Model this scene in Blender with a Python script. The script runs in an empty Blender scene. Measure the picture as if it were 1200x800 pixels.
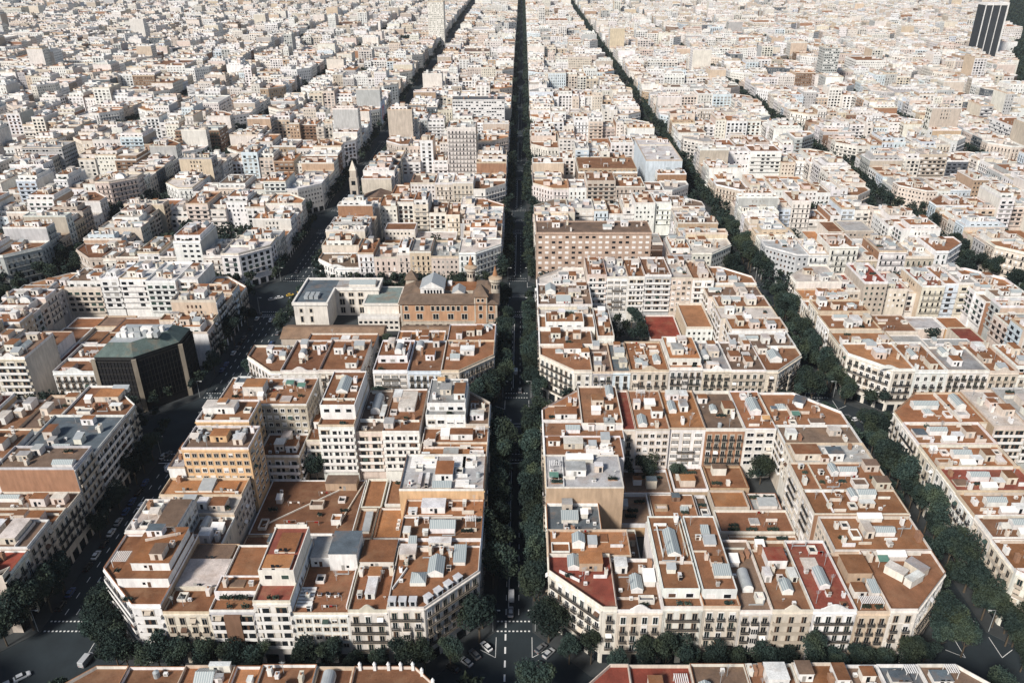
import bpy, math, random
import numpy as np
from mathutils import Matrix, Vector

R = random.Random(11)
HAZE = 0.000045
S = bpy.context.scene
COL = S.collection
PI = math.pi

# ------------------------------------------------------------------ camera
CAM_H = 183.0
FOC = 945.0                     # focal length in pixels of a 1200 px wide frame
PITCH = 0.46994                 # downward tilt
cam_d = bpy.data.cameras.new('camera')
cam = bpy.data.objects.new('camera', cam_d)
COL.objects.link(cam)
cam.location = (0, 0, CAM_H)
cam.rotation_euler = (PI / 2 - PITCH, 0, 0)
cam_d.sensor_width = 36
cam_d.lens = 36 * FOC / 1200
cam_d.shift_x = -12.5 / 1200
cam_d.clip_start = 1
cam_d.clip_end = 20000
S.camera = cam
CP, SP = math.cos(PITCH), math.sin(PITCH)


def proj(X, Y, z):              # used only to rank things by size in the picture
    H = CAM_H - z
    D = max(Y * CP + H * SP, 1)
    return 612.5 + X / D * FOC, 400 + FOC * (H * CP - Y * SP) / D


# ------------------------------------------------------------------ world, sun
w = bpy.data.worlds.new('World')
S.world = w
w.use_nodes = True
nt = w.node_tree
nt.nodes.clear()
SUN_EL = math.radians(38)
SUN_DIR = Vector((-0.61 * math.cos(SUN_EL), -0.792 * math.cos(SUN_EL), math.sin(SUN_EL))).normalized()
sky = nt.nodes.new('ShaderNodeTexSky')
sky.sky_type = 'NISHITA'
sky.sun_disc = False
sky.sun_elevation = SUN_EL
sky.sun_rotation = math.atan2(SUN_DIR.x, SUN_DIR.y)
sky.dust_density = 1.0
bg = nt.nodes.new('ShaderNodeBackground')
bg.inputs['Strength'].default_value = 0.08
out = nt.nodes.new('ShaderNodeOutputWorld')
nt.links.new(sky.outputs[0], bg.inputs['Color'])
nt.links.new(bg.outputs[0], out.inputs['Surface'])
sd = bpy.data.lights.new('sun', 'SUN')
sd.energy = 4.7
sd.angle = math.radians(10.0)
sd.color = (1.0, 0.945, 0.875)
so = bpy.data.objects.new('sun', sd)
COL.objects.link(so)
so.rotation_euler = SUN_DIR.to_track_quat('Z', 'Y').to_euler()
S.view_settings.view_transform = 'Standard'
S.view_settings.look = 'None'
S.view_settings.exposure = 0.2
S.view_settings.gamma = 1.0
S.render.engine = 'CYCLES'
S.cycles.max_bounces = 5
S.cycles.diffuse_bounces = 3
S.cycles.glossy_bounces = 2
S.cycles.use_denoising = True


# ------------------------------------------------------------------ materials
def new_mat(name):
    m = bpy.data.materials.new(name)
    m.use_nodes = True
    n = m.node_tree
    b = n.nodes['Principled BSDF']
    return m, n, b


def noise(n, scale, detail=3, vec=None, rough=0.6):
    t = n.nodes.new('ShaderNodeTexNoise')
    t.inputs['Scale'].default_value = scale
    t.inputs['Detail'].default_value = detail
    t.inputs['Roughness'].default_value = rough
    if vec is not None:
        n.links.new(vec, t.inputs['Vector'])
    return t.outputs['Fac']


def ramp(n, fac, lo, hi, a, b):
    r = n.nodes.new('ShaderNodeMapRange')
    n.links.new(fac, r.inputs['Value'])
    r.inputs['From Min'].default_value = lo
    r.inputs['From Max'].default_value = hi
    r.inputs['To Min'].default_value = a
    r.inputs['To Max'].default_value = b
    return r.outputs[0]


def mul(n, a, b):
    m = n.nodes.new('ShaderNodeMath')
    m.operation = 'MULTIPLY'
    n.links.new(a, m.inputs[0])
    n.links.new(b, m.inputs[1])
    return m.outputs[0]


def scaled(n, col, fac):
    v = n.nodes.new('ShaderNodeVectorMath')
    v.operation = 'SCALE'
    n.links.new(col, v.inputs[0])
    n.links.new(fac, v.inputs['Scale'])
    return v.outputs[0]


def pos(n, sc=(1, 1, 1)):
    g = n.nodes.new('ShaderNodeNewGeometry')
    m = n.nodes.new('ShaderNodeMapping')
    m.inputs['Scale'].default_value = sc
    n.links.new(g.outputs['Position'], m.inputs['Vector'])
    return m.outputs[0]


def tinted(name, kind, rough=0.9):
    m, n, b = new_mat(name)
    a = n.nodes.new('ShaderNodeAttribute')
    a.attribute_name = 'tint'
    if kind == 'wall':
        f1 = ramp(n, noise(n, 1.0, 4, pos(n, (0.8, 0.8, 0.16))), 0.35, 0.75, 1.06, 0.74)     # rain streaks
        f2 = ramp(n, noise(n, 0.16, 3, pos(n)), 0.3, 0.7, 0.88, 1.06)
        f = mul(n, f1, f2)
    else:
        f1 = ramp(n, noise(n, 0.22, 5, pos(n), 0.65), 0.3, 0.72, 0.68, 1.22)                 # weathered patches
        f2 = ramp(n, noise(n, 2.6, 3, pos(n)), 0.3, 0.7, 0.82, 1.14)
        f3 = ramp(n, noise(n, 0.5, 5, pos(n, (1, 1, 1)), 0.75), 0.60, 0.70, 1.0, 0.72)       # stains
        f = mul(n, mul(n, f1, f2), f3)
    colr = scaled(n, a.outputs['Color'], f)
    if kind != 'wall':                       # bleached and repaired areas
        mx = n.nodes.new('ShaderNodeMix')
        mx.data_type = 'RGBA'
        n.links.new(ramp(n, noise(n, 0.13, 6, pos(n), 0.7), 0.50, 0.68, 0.0, 0.5), mx.inputs['Factor'])
        n.links.new(colr, mx.inputs['A'])
        mx.inputs['B'].default_value = (.26, .16, .095, 1)
        colr = mx.outputs['Result']
    n.links.new(colr, b.inputs['Base Color'])
    b.inputs['Roughness'].default_value = rough
    b.inputs['Specular IOR Level'].default_value = 0.2
    return m


def plain(name, col, rough=0.7, metal=0.0, var=0.0, scale=1.0, spec=0.3):
    m, n, b = new_mat(name)
    b.inputs['Roughness'].default_value = rough
    b.inputs['Metallic'].default_value = metal
    b.inputs['Specular IOR Level'].default_value = spec
    rgb = n.nodes.new('ShaderNodeRGB')
    rgb.outputs[0].default_value = (*col, 1)
    f = ramp(n, noise(n, scale, 4, pos(n)), 0.25, 0.75, 1 - var, 1 + var)
    n.links.new(scaled(n, rgb.outputs[0], f), b.inputs['Base Color'])
    return m


M = {}
M['wall'] = tinted('plaster', 'wall')
M['roof'] = tinted('roof_tile', 'roof')
M['glass'] = plain('window_glass', (0.012, 0.016, 0.02), 0.12, 0, 0.3, 0.5, 0.5)
M['frame'] = plain('window_surround', (0.52, 0.46, 0.38), 0.85, 0, 0.15, 1.0)
M['white'] = plain('white_paint', (0.74, 0.72, 0.69), 0.7, 0, 0.12, 0.8)
M['shut_brown'] = plain('brown_shutter', (0.10, 0.055, 0.035), 0.8, 0, 0.2)
M['shut_green'] = plain('green_shutter', (0.035, 0.06, 0.05), 0.8, 0, 0.2)
M['shut_grey'] = plain('grey_shutter', (0.30, 0.29, 0.27), 0.8, 0, 0.2)
M['rail'] = plain('iron_railing', (0.022, 0.024, 0.027), 0.6, 0, 0.2)
M['slab'] = plain('stone_slab', (0.42, 0.36, 0.29), 0.9, 0, 0.15)
M['metal'] = plain('zinc_sheet', (0.36, 0.38, 0.385), 0.5, 0.1, 0.15, 0.7)
M['asphalt'] = plain('asphalt', (0.021, 0.029, 0.034), 0.9, 0, 0.28, 0.12)
M['paving'] = plain('paving', (0.042, 0.047, 0.049), 0.9, 0, 0.22, 0.25)
M['mark'] = plain('road_paint', (0.72, 0.72, 0.70), 0.8, 0, 0.15, 1.5)
M['bark'] = plain('bark', (0.09, 0.07, 0.05), 0.95, 0, 0.3)
M['rubber'] = plain('rubber', (0.015, 0.015, 0.015), 0.8)
M['rim'] = plain('rim', (0.4, 0.4, 0.4), 0.4, 0.6)
M['lamp'] = plain('lamp_lens', (0.6, 0.6, 0.58), 0.3)
M['redlamp'] = plain('tail_lamp_lens', (0.25, 0.02, 0.015), 0.3)


def leaf_mat(name, a, b_):
    m, n, b = new_mat(name)
    mix = n.nodes.new('ShaderNodeMix')
    mix.data_type = 'RGBA'
    n.links.new(ramp(n, noise(n, 0.55, 4, pos(n)), 0.3, 0.7, 0, 1), mix.inputs['Factor'])
    mix.inputs['A'].default_value = (*a, 1)
    mix.inputs['B'].default_value = (*b_, 1)
    n.links.new(mix.outputs['Result'], b.inputs['Base Color'])
    oi = n.nodes.new('ShaderNodeObjectInfo')
    m2 = n.nodes.new('ShaderNodeMix')
    m2.data_type = 'RGBA'
    n.links.new(ramp(n, noise(n, 0.11, 2, pos(n)), 0.45, 0.7, 0, .8), m2.inputs['Factor'])
    n.links.new(mix.outputs['Result'], m2.inputs['A'])
    m2.inputs['B'].default_value = (0.045, 0.056, 0.030, 1)
    lk = scaled(n, m2.outputs['Result'], ramp(n, oi.outputs['Random'], 0, 1, 0.65, 1.7))
    n.links.new(lk, b.inputs['Base Color'])
    b.inputs['Roughness'].default_value = 0.8
    b.inputs['Specular IOR Level'].default_value = 0.15
    return m


M['leaf'] = leaf_mat('leaves', (0.011, 0.022, 0.0205), (0.033, 0.051, 0.043))


def skylight_mat():
    m, n, b = new_mat('skylight_glazing')
    tc = n.nodes.new('ShaderNodeNewGeometry')
    wv = n.nodes.new('ShaderNodeTexWave')
    wv.inputs['Scale'].default_value = 0.55
    n.links.new(tc.outputs['Position'], wv.inputs['Vector'])
    mix = n.nodes.new('ShaderNodeMix')
    mix.data_type = 'RGBA'
    n.links.new(ramp(n, wv.outputs['Fac'], 0.75, 0.9, 0, 1), mix.inputs['Factor'])
    mix.inputs['A'].default_value = (0.27, 0.31, 0.315, 1)
    mix.inputs['B'].default_value = (0.50, 0.52, 0.50, 1)
    n.links.new(mix.outputs['Result'], b.inputs['Base Color'])
    b.inputs['Roughness'].default_value = 0.35
    return m


M['sky'] = skylight_mat()

MI = ['wall', 'roof', 'glass', 'frame', 'white', 'shut_brown', 'shut_green', 'shut_grey', 'rail', 'slab',
      'metal', 'sky', 'leaf', 'bark', 'rubber', 'rim', 'lamp', 'redlamp']
MIX = {k: i for i, k in enumerate(MI)}


# ------------------------------------------------------------------ mesh builder
class MB:
    def __init__(s):
        s.q = []
        s.p = []

    def quads(s, V, mat='wall', col=(1, 1, 1)):
        V = np.asarray(V, dtype=np.float32).reshape(-1, 4, 3)
        s.q.append((V, MIX[mat], col))

    def poly(s, P, mat='wall', col=(1, 1, 1)):
        s.p.append((P, MIX[mat], col))

    def box(s, x0, x1, y0, y1, z0, z1, mat='wall', col=(1, 1, 1), top=None, topcol=None, bottom=False, rot=0.0):
        if rot:
            cx, cy = (x0 + x1) / 2, (y0 + y1) / 2
            c, n = math.cos(rot), math.sin(rot)
            P = [(cx + (x - cx) * c - (y - cy) * n, cy + (x - cx) * n + (y - cy) * c)
                 for x, y in ((x0, y0), (x1, y0), (x1, y1), (x0, y1))]
        else:
            P = [(x0, y0), (x1, y0), (x1, y1), (x0, y1)]
        s.prism(P, z0, z1, mat, col, top, topcol, bottom)

    def prism(s, P, z0, z1, mat='wall', col=(1, 1, 1), top=None, topcol=None, bottom=False):
        n = len(P)
        V = [[(*P[i], z0), (*P[(i + 1) % n], z0), (*P[(i + 1) % n], z1), (*P[i], z1)] for i in range(n)]
        s.quads(V, mat, col)
        if top != 'none':
            s.poly([(x, y, z1) for x, y in P], top or mat, topcol or col)
        if bottom:
            s.poly([(x, y, z0) for x, y in P][::-1], mat, col)

    def ring(s, P, t, z0, z1, mat='wall', col=(1, 1, 1), topcol=None):
        Q = inset(P, t)
        n = len(P)
        a, b = [], []
        for i in range(n):
            j = (i + 1) % n
            a.append([(*P[i], z0), (*P[j], z0), (*P[j], z1), (*P[i], z1)])
            a.append([(*Q[j], z0), (*Q[i], z0), (*Q[i], z1), (*Q[j], z1)])
            b.append([(*P[i], z1), (*P[j], z1), (*Q[j], z1), (*Q[i], z1)])
        s.quads(a, mat, col)
        s.quads(b, mat, topcol or col)

    def empty(s):
        return not s.q and not s.p

    def build(s, name, parent=None, loc=(0, 0, 0)):
        nq = sum(len(v) for v, _, _ in s.q)
        V = [v.reshape(-1, 3) for v, _, _ in s.q]
        lens = [np.full(nq, 4, np.int32)]
        mats = [np.full(len(v), m, np.int32) for v, m, _ in s.q]
        cols = []
        for v, m, c in s.q:
            c = np.asarray(c, np.float32)
            cols.append(np.broadcast_to(c, (len(v), 3)) if c.ndim == 1 else c)
        cl = [np.repeat(np.concatenate(cols), 4, axis=0)] if cols else []
        if s.p:
            for P, m, c in s.p:
                V.append(np.asarray(P, np.float32))
                cl.append(np.broadcast_to(np.asarray(c, np.float32), (len(P), 3)))
            lens.append(np.array([len(P) for P, _, _ in s.p], np.int32))
            mats.append(np.array([m for _, m, _ in s.p], np.int32))
        V = np.concatenate(V) - np.asarray(loc, np.float32)
        lens = np.concatenate(lens)
        mats = np.concatenate(mats)
        used, inv = np.unique(mats, return_inverse=True)
        me = bpy.data.meshes.new(name)
        nl = len(V)
        me.vertices.add(nl)
        me.vertices.foreach_set('co', V.astype(np.float32).ravel())
        me.loops.add(nl)
        me.loops.foreach_set('vertex_index', np.arange(nl, dtype=np.int32))
        me.polygons.add(len(lens))
        starts = np.concatenate([[0], np.cumsum(lens)[:-1]]).astype(np.int32)
        me.polygons.foreach_set('loop_start', starts)
        me.polygons.foreach_set('material_index', inv.astype(np.int32).ravel())
        at = me.attributes.new('tint', 'FLOAT_COLOR', 'CORNER')
        c4 = np.ones((nl, 4), np.float32)
        c4[:, :3] = np.concatenate(cl)
        at.data.foreach_set('color', c4.ravel())
        for u in used:
            me.materials.append(M[MI[u]])
        me.update(calc_edges=True)
        o = bpy.data.objects.new(name, me)
        COL.objects.link(o)
        if parent is not None:
            o.parent = parent
            pl = parent.get('_w', (0, 0, 0))
            o.location = (loc[0] - pl[0], loc[1] - pl[1], loc[2] - pl[2])
        else:
            o.location = loc
        return o


def inset(P, t):
    n = len(P)
    Q = []
    for i in range(n):
        p0, p1, p2 = P[i - 1], P[i], P[(i + 1) % n]
        a = np.subtract(p1, p0)
        b = np.subtract(p2, p1)
        a = a / np.hypot(*a)
        b = b / np.hypot(*b)
        na, nb = np.array((-a[1], a[0])), np.array((-b[1], b[0]))
        k = 1 + na.dot(nb)
        m = (na + nb) / max(k, 0.3)
        Q.append((p1[0] + m[0] * t, p1[1] + m[1] * t))
    return Q


def thing(name, label, cat, loc, group=None):
    o = bpy.data.objects.new(name, None)
    COL.objects.link(o)
    o.location = loc
    o.empty_display_size = 1
    o['_w'] = loc
    o['label'] = label
    o['category'] = cat
    if group:
        o['group'] = group
    return o


# ------------------------------------------------------------------ palettes
W = dict(white=(.77, .755, .73), ivory=(.71, .67, .61), cream=(.64, .57, .48), pink=(.66, .56, .49), beige=(.50, .435, .365),
         sand=(.60, .49, .37), ochre=(.56, .385, .22), orange=(.66, .44, .25), brick=(.33, .185, .115), grey=(.46, .46, .45),
         brown=(.25, .16, .11), slate=(.12, .135, .15), rosy=(.50, .375, .29), bluish=(.62, .68, .72), black=(.02, .02, .024), tan=(.44, .32, .225))
RF = dict(terracotta=(.242, .105, .047), rust=(.198, .087, .042), red=(.215, .046, .03), orange=(.36, .162, .07), brown=(.165, .110, .08),
          grey=(.34, .34, .335), pale=(.56, .51, .46), slate=(.10, .125, .145), white=(.68, .67, .65), green=(.10, .135, .125), tile=(.16, .115, .085))
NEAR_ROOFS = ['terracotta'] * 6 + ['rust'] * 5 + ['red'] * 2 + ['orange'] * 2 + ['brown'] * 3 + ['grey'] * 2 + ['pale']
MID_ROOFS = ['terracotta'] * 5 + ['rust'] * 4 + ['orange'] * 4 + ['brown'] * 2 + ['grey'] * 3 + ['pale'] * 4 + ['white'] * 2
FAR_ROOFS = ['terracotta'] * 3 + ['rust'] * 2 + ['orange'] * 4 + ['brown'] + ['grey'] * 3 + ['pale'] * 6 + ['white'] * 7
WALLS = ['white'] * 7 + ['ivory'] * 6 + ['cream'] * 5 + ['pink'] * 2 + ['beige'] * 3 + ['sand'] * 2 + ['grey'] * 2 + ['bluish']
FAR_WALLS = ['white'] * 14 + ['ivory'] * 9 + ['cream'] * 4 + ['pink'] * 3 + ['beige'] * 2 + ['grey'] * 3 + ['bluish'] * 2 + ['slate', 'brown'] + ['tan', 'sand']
FAR_PARTY = ['ivory', 'white', 'white', 'pink', 'ivory', 'cream', 'beige', 'tan', 'ivory', 'white', 'brick']
PARTY = ['ivory', 'cream', 'sand', 'ochre', 'white', 'brick', 'tan', 'beige', 'pink']


def jit(c, a=0.10, r=R):
    k = 1 + r.uniform(-a, a)
    return tuple(min(0.82, v * k * (1 + r.uniform(-0.025, 0.025))) for v in c)


# ------------------------------------------------------------------ shared window and balcony meshes
WM = {}


def rect_mb(mb, x0, x1, z0, z1, y, mat):           # a quad facing -y
    mb.quads([[(x0, y, z0), (x1, y, z0), (x1, y, z1), (x0, y, z1)]], mat)


def slab_mb(mb, x0, x1, y0, y1, z0, z1, mat):
    mb.box(x0, x1, y0, y1, z0, z1, mat, bottom=True)


def window_mesh(kind, var):
    key = (kind, var)
    if key in WM:
        return WM[key]
    mb = MB()
    w_, h_ = dict(french=(1.3, 2.6), square=(1.35, 1.5), wide=(2.4, 1.5), gallery=(2.5, 2.2), arch=(1.2, 2.3), loggia=(2.9, 2.3), slit=(1.0, 1.8))[kind]
    f = 0.16
    fm = ['frame', 'white', 'frame', 'slab', 'white', 'frame'][var]
    # surround of four bars standing proud of the wall, glass set between them
    slab_mb(mb, -w_ / 2 - f, -w_ / 2, -0.13, 0.02, 0, h_, fm)
    slab_mb(mb, w_ / 2, w_ / 2 + f, -0.13, 0.02, 0, h_, fm)
    slab_mb(mb, -w_ / 2 - f - .06, w_ / 2 + f + .06, -0.19, 0.02, h_, h_ + f * 1.2, fm)
    slab_mb(mb, -w_ / 2 - f - .06, w_ / 2 + f + .06, -0.22, 0.02, -f * .8, 0, fm)
    rect_mb(mb, -w_ / 2, w_ / 2, 0, h_, -0.025, 'glass')
    sh = ['shut_brown', 'shut_green', 'shut_grey', 'shut_brown', 'white', 'shut_green'][var]
    if kind in ('french', 'arch', 'slit'):
        k = [0.3, 0.16, 0.22, 0.0, 0.3, 0.2][var]
        if k:                                       # louvred leaf folded half across, or rolled blind
            if var in (2, 4):
                slab_mb(mb, -w_ / 2, w_ / 2, -0.08, -0.03, h_ * (1 - k), h_, sh)
            else:
                slab_mb(mb, -w_ / 2, -w_ / 2 + w_ * k, -0.09, -0.03, 0, h_, sh)
                if var in (1, 5):
                    slab_mb(mb, w_ / 2 - w_ * k, w_ / 2, -0.09, -0.03, 0, h_, sh)
        slab_mb(mb, -0.03, 0.03, -0.06, -0.03, 0, h_, fm)
    elif kind in ('square', 'wide'):
        k = [0.35, 0.0, 0.5, 0.2, 0.7, 0.0][var]
        if k:
            slab_mb(mb, -w_ / 2, w_ / 2, -0.08, -0.03, h_ * (1 - k), h_, ['shut_grey', 'white', 'white', 'shut_brown', 'white', 'white'][var])
        slab_mb(mb, -0.035, 0.035, -0.07, -0.03, 0, h_, 'white')
    elif kind == 'gallery':
        for i in range(1, 5):
            x = -w_ / 2 + w_ * i / 5
            slab_mb(mb, x - .06, x + .06, -0.09, -0.03, 0, h_, 'white')
        slab_mb(mb, -w_ / 2, w_ / 2, -0.085, -0.03, 0, h_ * .36, 'white')
        slab_mb(mb, -w_ / 2, w_ / 2, -0.08, -0.03, h_ * .72, h_ * .78, 'white')
    elif kind == 'loggia':
        slab_mb(mb, -w_ / 2 + w_ * (.12 + .1 * var), -w_ / 2 + w_ * (.34 + .1 * var), -0.08, -0.03, 0.1, h_, ['white', 'shut_grey', 'shut_brown', 'frame', 'white', 'slab'][var])
        slab_mb(mb, -w_ / 2, w_ / 2, -0.10, -0.03, h_ * .86, h_, ['white', 'frame', 'shut_green', 'slab', 'white', 'shut_brown'][var])
    o = mb.build('window')
    me = o.data
    bpy.data.objects.remove(o)
    WM[key] = (me, w_, h_)
    return WM[key]


def balcony_mesh(L, kind):
    L = round(L * 2) / 2
    key = ('bal', L, kind)
    if key in WM:
        return WM[key]
    mb = MB()
    d = 0.85
    slab_mb(mb, -L / 2, L / 2, -d, 0.02, -0.16, 0, 'slab' if kind != 'solid' else 'white')
    if kind == 'iron':
        n = max(4, int(L / 0.17))
        for i in range(n + 1):
            x = -L / 2 + .05 + (L - .1) * i / n
            mb.box(x - .035, x + .035, -d + .03, -d + .09, 0, .98, 'rail')
        slab_mb(mb, -L / 2 + .03, L / 2 - .03, -d + .01, -d + .11, .94, 1.06, 'rail')
        slab_mb(mb, -L / 2 + .03, L / 2 - .03, -d + .01, -d + .11, .06, .18, 'rail')
        for sx in (-1, 1):
            x = sx * (L / 2 - .06)
            slab_mb(mb, x - .03, x + .03, -d + .1, 0, .95, 1.02, 'rail')
            for k in range(3):
                y = -d + .3 + .22 * k
                mb.box(x - .018, x + .018, y - .018, y + .018, 0, .95, 'rail')
    else:
        slab_mb(mb, -L / 2, L / 2, -d, -d + .1, 0, .95, 'white' if kind == 'solid' else 'slab')
        slab_mb(mb, -L / 2, -L / 2 + .1, -d + .1, 0, 0, .95, 'white' if kind == 'solid' else 'slab')
        slab_mb(mb, L / 2 - .1, L / 2, -d + .1, 0, 0, .95, 'white' if kind == 'solid' else 'slab')
    o = mb.build('balcony')
    me = o.data
    bpy.data.objects.remove(o)
    WM[key] = me
    return me


def awning_mesh(mat):
    key = ('awn', mat)
    if key not in WM:
        mb = MB()
        mb.quads([[(-.85, -.95, -.7), (.85, -.95, -.7), (.85, -.03, 0), (-.85, -.03, 0)], [(-.85, -.95, -.9), (.85, -.95, -.9), (.85, -.95, -.7), (-.85, -.95, -.7)]], mat)
        o = mb.build('awning')
        WM[key] = o.data
        bpy.data.objects.remove(o)
    return WM[key]


def add_copy(name, me, parent, p, rz):
    o = bpy.data.objects.new(name, me)
    COL.objects.link(o)
    o.parent = parent
    pl = parent['_w']
    o.location = (p[0] - pl[0], p[1] - pl[1], p[2] - pl[2])
    o.rotation_euler = (0, 0, rz)
    return o


# ------------------------------------------------------------------ buildings
class Sink:
    """collects the parts of one building; for the far city everything goes to one mesh"""
    def __init__(s, one=None):
        s.one = one
        s.parts = []            # (name, MB)
        s.fixed = {}

    def get(s, name):
        if s.one is not None:
            return s.one
        if name not in s.fixed:
            s.fixed[name] = MB()
        return s.fixed[name]

    def new(s, name):
        if s.one is not None:
            return s.one
        mb = MB()
        s.parts.append((name, mb, []))
        return mb

    def sub(s, name):                    # a sub-part of the part made last
        if s.one is not None or not s.parts:
            return s.one
        mb = MB()
        s.parts[-1][2].append((name, mb))
        return mb


def box4(a, b):
    return a


def facade(sk, lod, p0, p1, zb, zt, style, root, r, tint, detailed):
    """openings on one wall; p0->p1 runs with the outside on its right"""
    L = math.hypot(p1[0] - p0[0], p1[1] - p0[1])
    if L < 2.4:
        return
    ux, uy = (p1[0] - p0[0]) / L, (p1[1] - p0[1]) / L
    nx, ny = uy, -ux
    rz = math.atan2(uy, ux)
    bw = dict(balcony=2.65, long=2.65, plain=2.35, gallery=3.3, modern=3.4, loggia=3.6, hotel=2.15, slit=2.0, awning=3.6, ribbon=2.5)[style]
    n = max(1, int((L - 0.6) / bw))
    step = (L - 0.6) / n
    ss = [0.3 + step * (i + .5) for i in range(n)]
    fh = 3.35 if style in ('balcony', 'long') else 3.05
    nf = max(1, int((zt - zb - 1.0) / fh))
    z0 = zt - 0.9 - nf * fh + 0.25
    var0 = r.randrange(6)
    kind = dict(balcony='french', long='french', plain='square', gallery='gallery', modern='wide', loggia='loggia', hotel='square', slit='slit', awning='wide', ribbon='wide')[style]
    ww, wh = dict(french=(1.15, 2.35), square=(1.25, 1.45), wide=(2.3, 1.45), gallery=(2.5, 2.2), loggia=(2.9, 2.3), slit=(1.0, 1.8))[kind]
    wins, bals = [], []
    for fl in range(nf):
        z = z0 + fl * fh + (0.0 if wh > 2 else 0.75)
        last = fl == nf - 1
        for s in ss:
            wins.append((s, z))
        if style == 'balcony':
            if n > 2 and nf > 3 and (fl == 0 or r.random() < .3):
                bals.append((L / 2, z, L - 1.6))
            elif not (last and r.random() < .35):
                for s in ss:
                    bals.append((s, z, 1.9))
        elif style == 'long':
            bals.append((L / 2, z, L - 1.2))
        elif style == 'loggia':
            bals.append((L / 2, z, L - 0.6))
        elif style == 'gallery' and r.random() < .45:
            bals.append((L / 2, z, L * .5))
    if lod == 0 and detailed:
        bk = {'loggia': 'solid', 'gallery': 'iron'}.get(style, 'iron' if r.random() < .85 else 'stone')
        for s, z in wins:
            v = var0 if r.random() < .55 else r.randrange(6)
            me = window_mesh(kind, v)[0]
            add_copy('window', me, root, (p0[0] + ux * s + nx * .004, p0[1] + uy * s + ny * .004, z), rz)
            if r.random() < .07:
                add_copy('awning', awning_mesh(r.choice(['shut_green', 'frame', 'white', 'shut_brown', 'slab'])), root, (p0[0] + ux * s, p0[1] + uy * s, z + wh - .1), rz)
        tr = sk.new('facade_trim')
        def strip(s0, s1, za, zb_, d):
            q = [(p0[0] + ux * s0, p0[1] + uy * s0), (p0[0] + ux * s1, p0[1] + uy * s1)]
            e = [(a + nx * d, b_ + ny * d) for a, b_ in q]
            tr.prism([q[0], e[0], e[1], q[1]], za, zb_, 'wall', tuple(min(.8, c * tk) for c in tint), bottom=True)
        tk = r.choice([1.1, .86, 1.06, .8])
        for fl in range(nf):
            if style in ('balcony', 'long') and (fl in (0, nf - 1) or r.random() < .3):
                strip(.02, L - .02, z0 + fl * fh - .42, z0 + fl * fh - .22, .14)
        if r.random() < .7 and L > 5:
            strip(.03, .5, 4.0, zt - .6, .12)
            strip(L - .5, L - .03, 4.0, zt - .6, .12)
        if style == 'balcony' and L > 8 and nf > 3 and r.random() < .4:
            by = sk.new('bay_window')
            sc = ss[len(ss) // 2] if r.random() < .5 else ss[0] + .6
            top = z0 + r.choice([2, 3, nf - 1]) * fh - .4
            q = [(p0[0] + ux * (sc - 1.3), p0[1] + uy * (sc - 1.3)), (p0[0] + ux * (sc + 1.3), p0[1] + uy * (sc + 1.3))]
            e0 = (q[0][0] + ux * .4 + nx * 1.1, q[0][1] + uy * .4 + ny * 1.1)
            e1 = (q[1][0] - ux * .4 + nx * 1.1, q[1][1] - uy * .4 + ny * 1.1)
            by.prism([q[0], e0, e1, q[1]], z0 - .5, top, 'wall', tuple(min(.8, c * 1.08) for c in tint), bottom=True)
            gl = by
            zz = z0
            while zz + 2.2 < top:
                for A, B_ in ((q[0], e0), (e0, e1), (e1, q[1])):
                    dx_, dy_ = B_[0] - A[0], B_[1] - A[1]
                    l_ = math.hypot(dx_, dy_)
                    m_ = 3 if l_ > 1.5 else 1
                    for j in range(m_):
                        f0, f1 = (j + .12) / m_, (j + .88) / m_
                        w2 = [(A[0] + dx_ * f + dy_ / l_ * .02, A[1] + dy_ * f - dx_ / l_ * .02) for f in (f0, f1)]
                        gl.quads([[(*w2[0], zz + .5), (*w2[1], zz + .5), (*w2[1], zz + 2.3), (*w2[0], zz + 2.3)]], 'glass')
                zz += fh
        if len(tr.q) < 4 and sk.one is None:
            sk.parts = [p_ for p_ in sk.parts if p_[1] is not tr]
        for s, z, l in bals:
            add_copy('balcony', balcony_mesh(l, bk), root, (p0[0] + ux * s, p0[1] + uy * s, z - .05), rz)
        return
    mb = sk.get('wall')

    def grid(items, w_, h_, offn, dz=0):
        A = np.array(items, np.float32)
        s, z = A[:, 0], A[:, 1] + dz
        V = np.zeros((len(A), 4, 3), np.float32)
        for k, (sx, sz) in enumerate(((-.5, 0), (.5, 0), (.5, 1), (-.5, 1))):
            V[:, k, 0] = p0[0] + ux * (s + sx * w_) + nx * offn
            V[:, k, 1] = p0[1] + uy * (s + sx * w_) + ny * offn
            V[:, k, 2] = z + sz * h_
        return V
    if lod <= 1:
        mb.quads(grid(wins, ww + .36, wh + .3, .03, -.1), 'wall', tuple(min(.8, c * 1.12) for c in tint))
        G = grid(wins, ww * .84, wh * .92, .06)
        sel = np.array([r.random() < (.38 if style != 'awning' else .7) for _ in wins])
        mb.quads(G[~sel], 'glass')
        if sel.any():
            mb.quads(G[sel], ['shut_brown', 'shut_grey', 'shut_green', 'white'][r.randrange(4) if style != 'awning' else 3])
    else:
        G = grid(wins, ww * .84, wh * .88, .06)
        sel = np.array([r.random() < (.42 if lod == 2 else .55) for _ in wins])
        if sel.any():
            mb.quads(G[sel], ['shut_brown', 'shut_grey', 'white', 'shut_grey'][r.randrange(4)] if lod == 2 else 'shut_grey')
        if not sel.all():
            mb.quads(G[~sel], 'glass')
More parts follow.
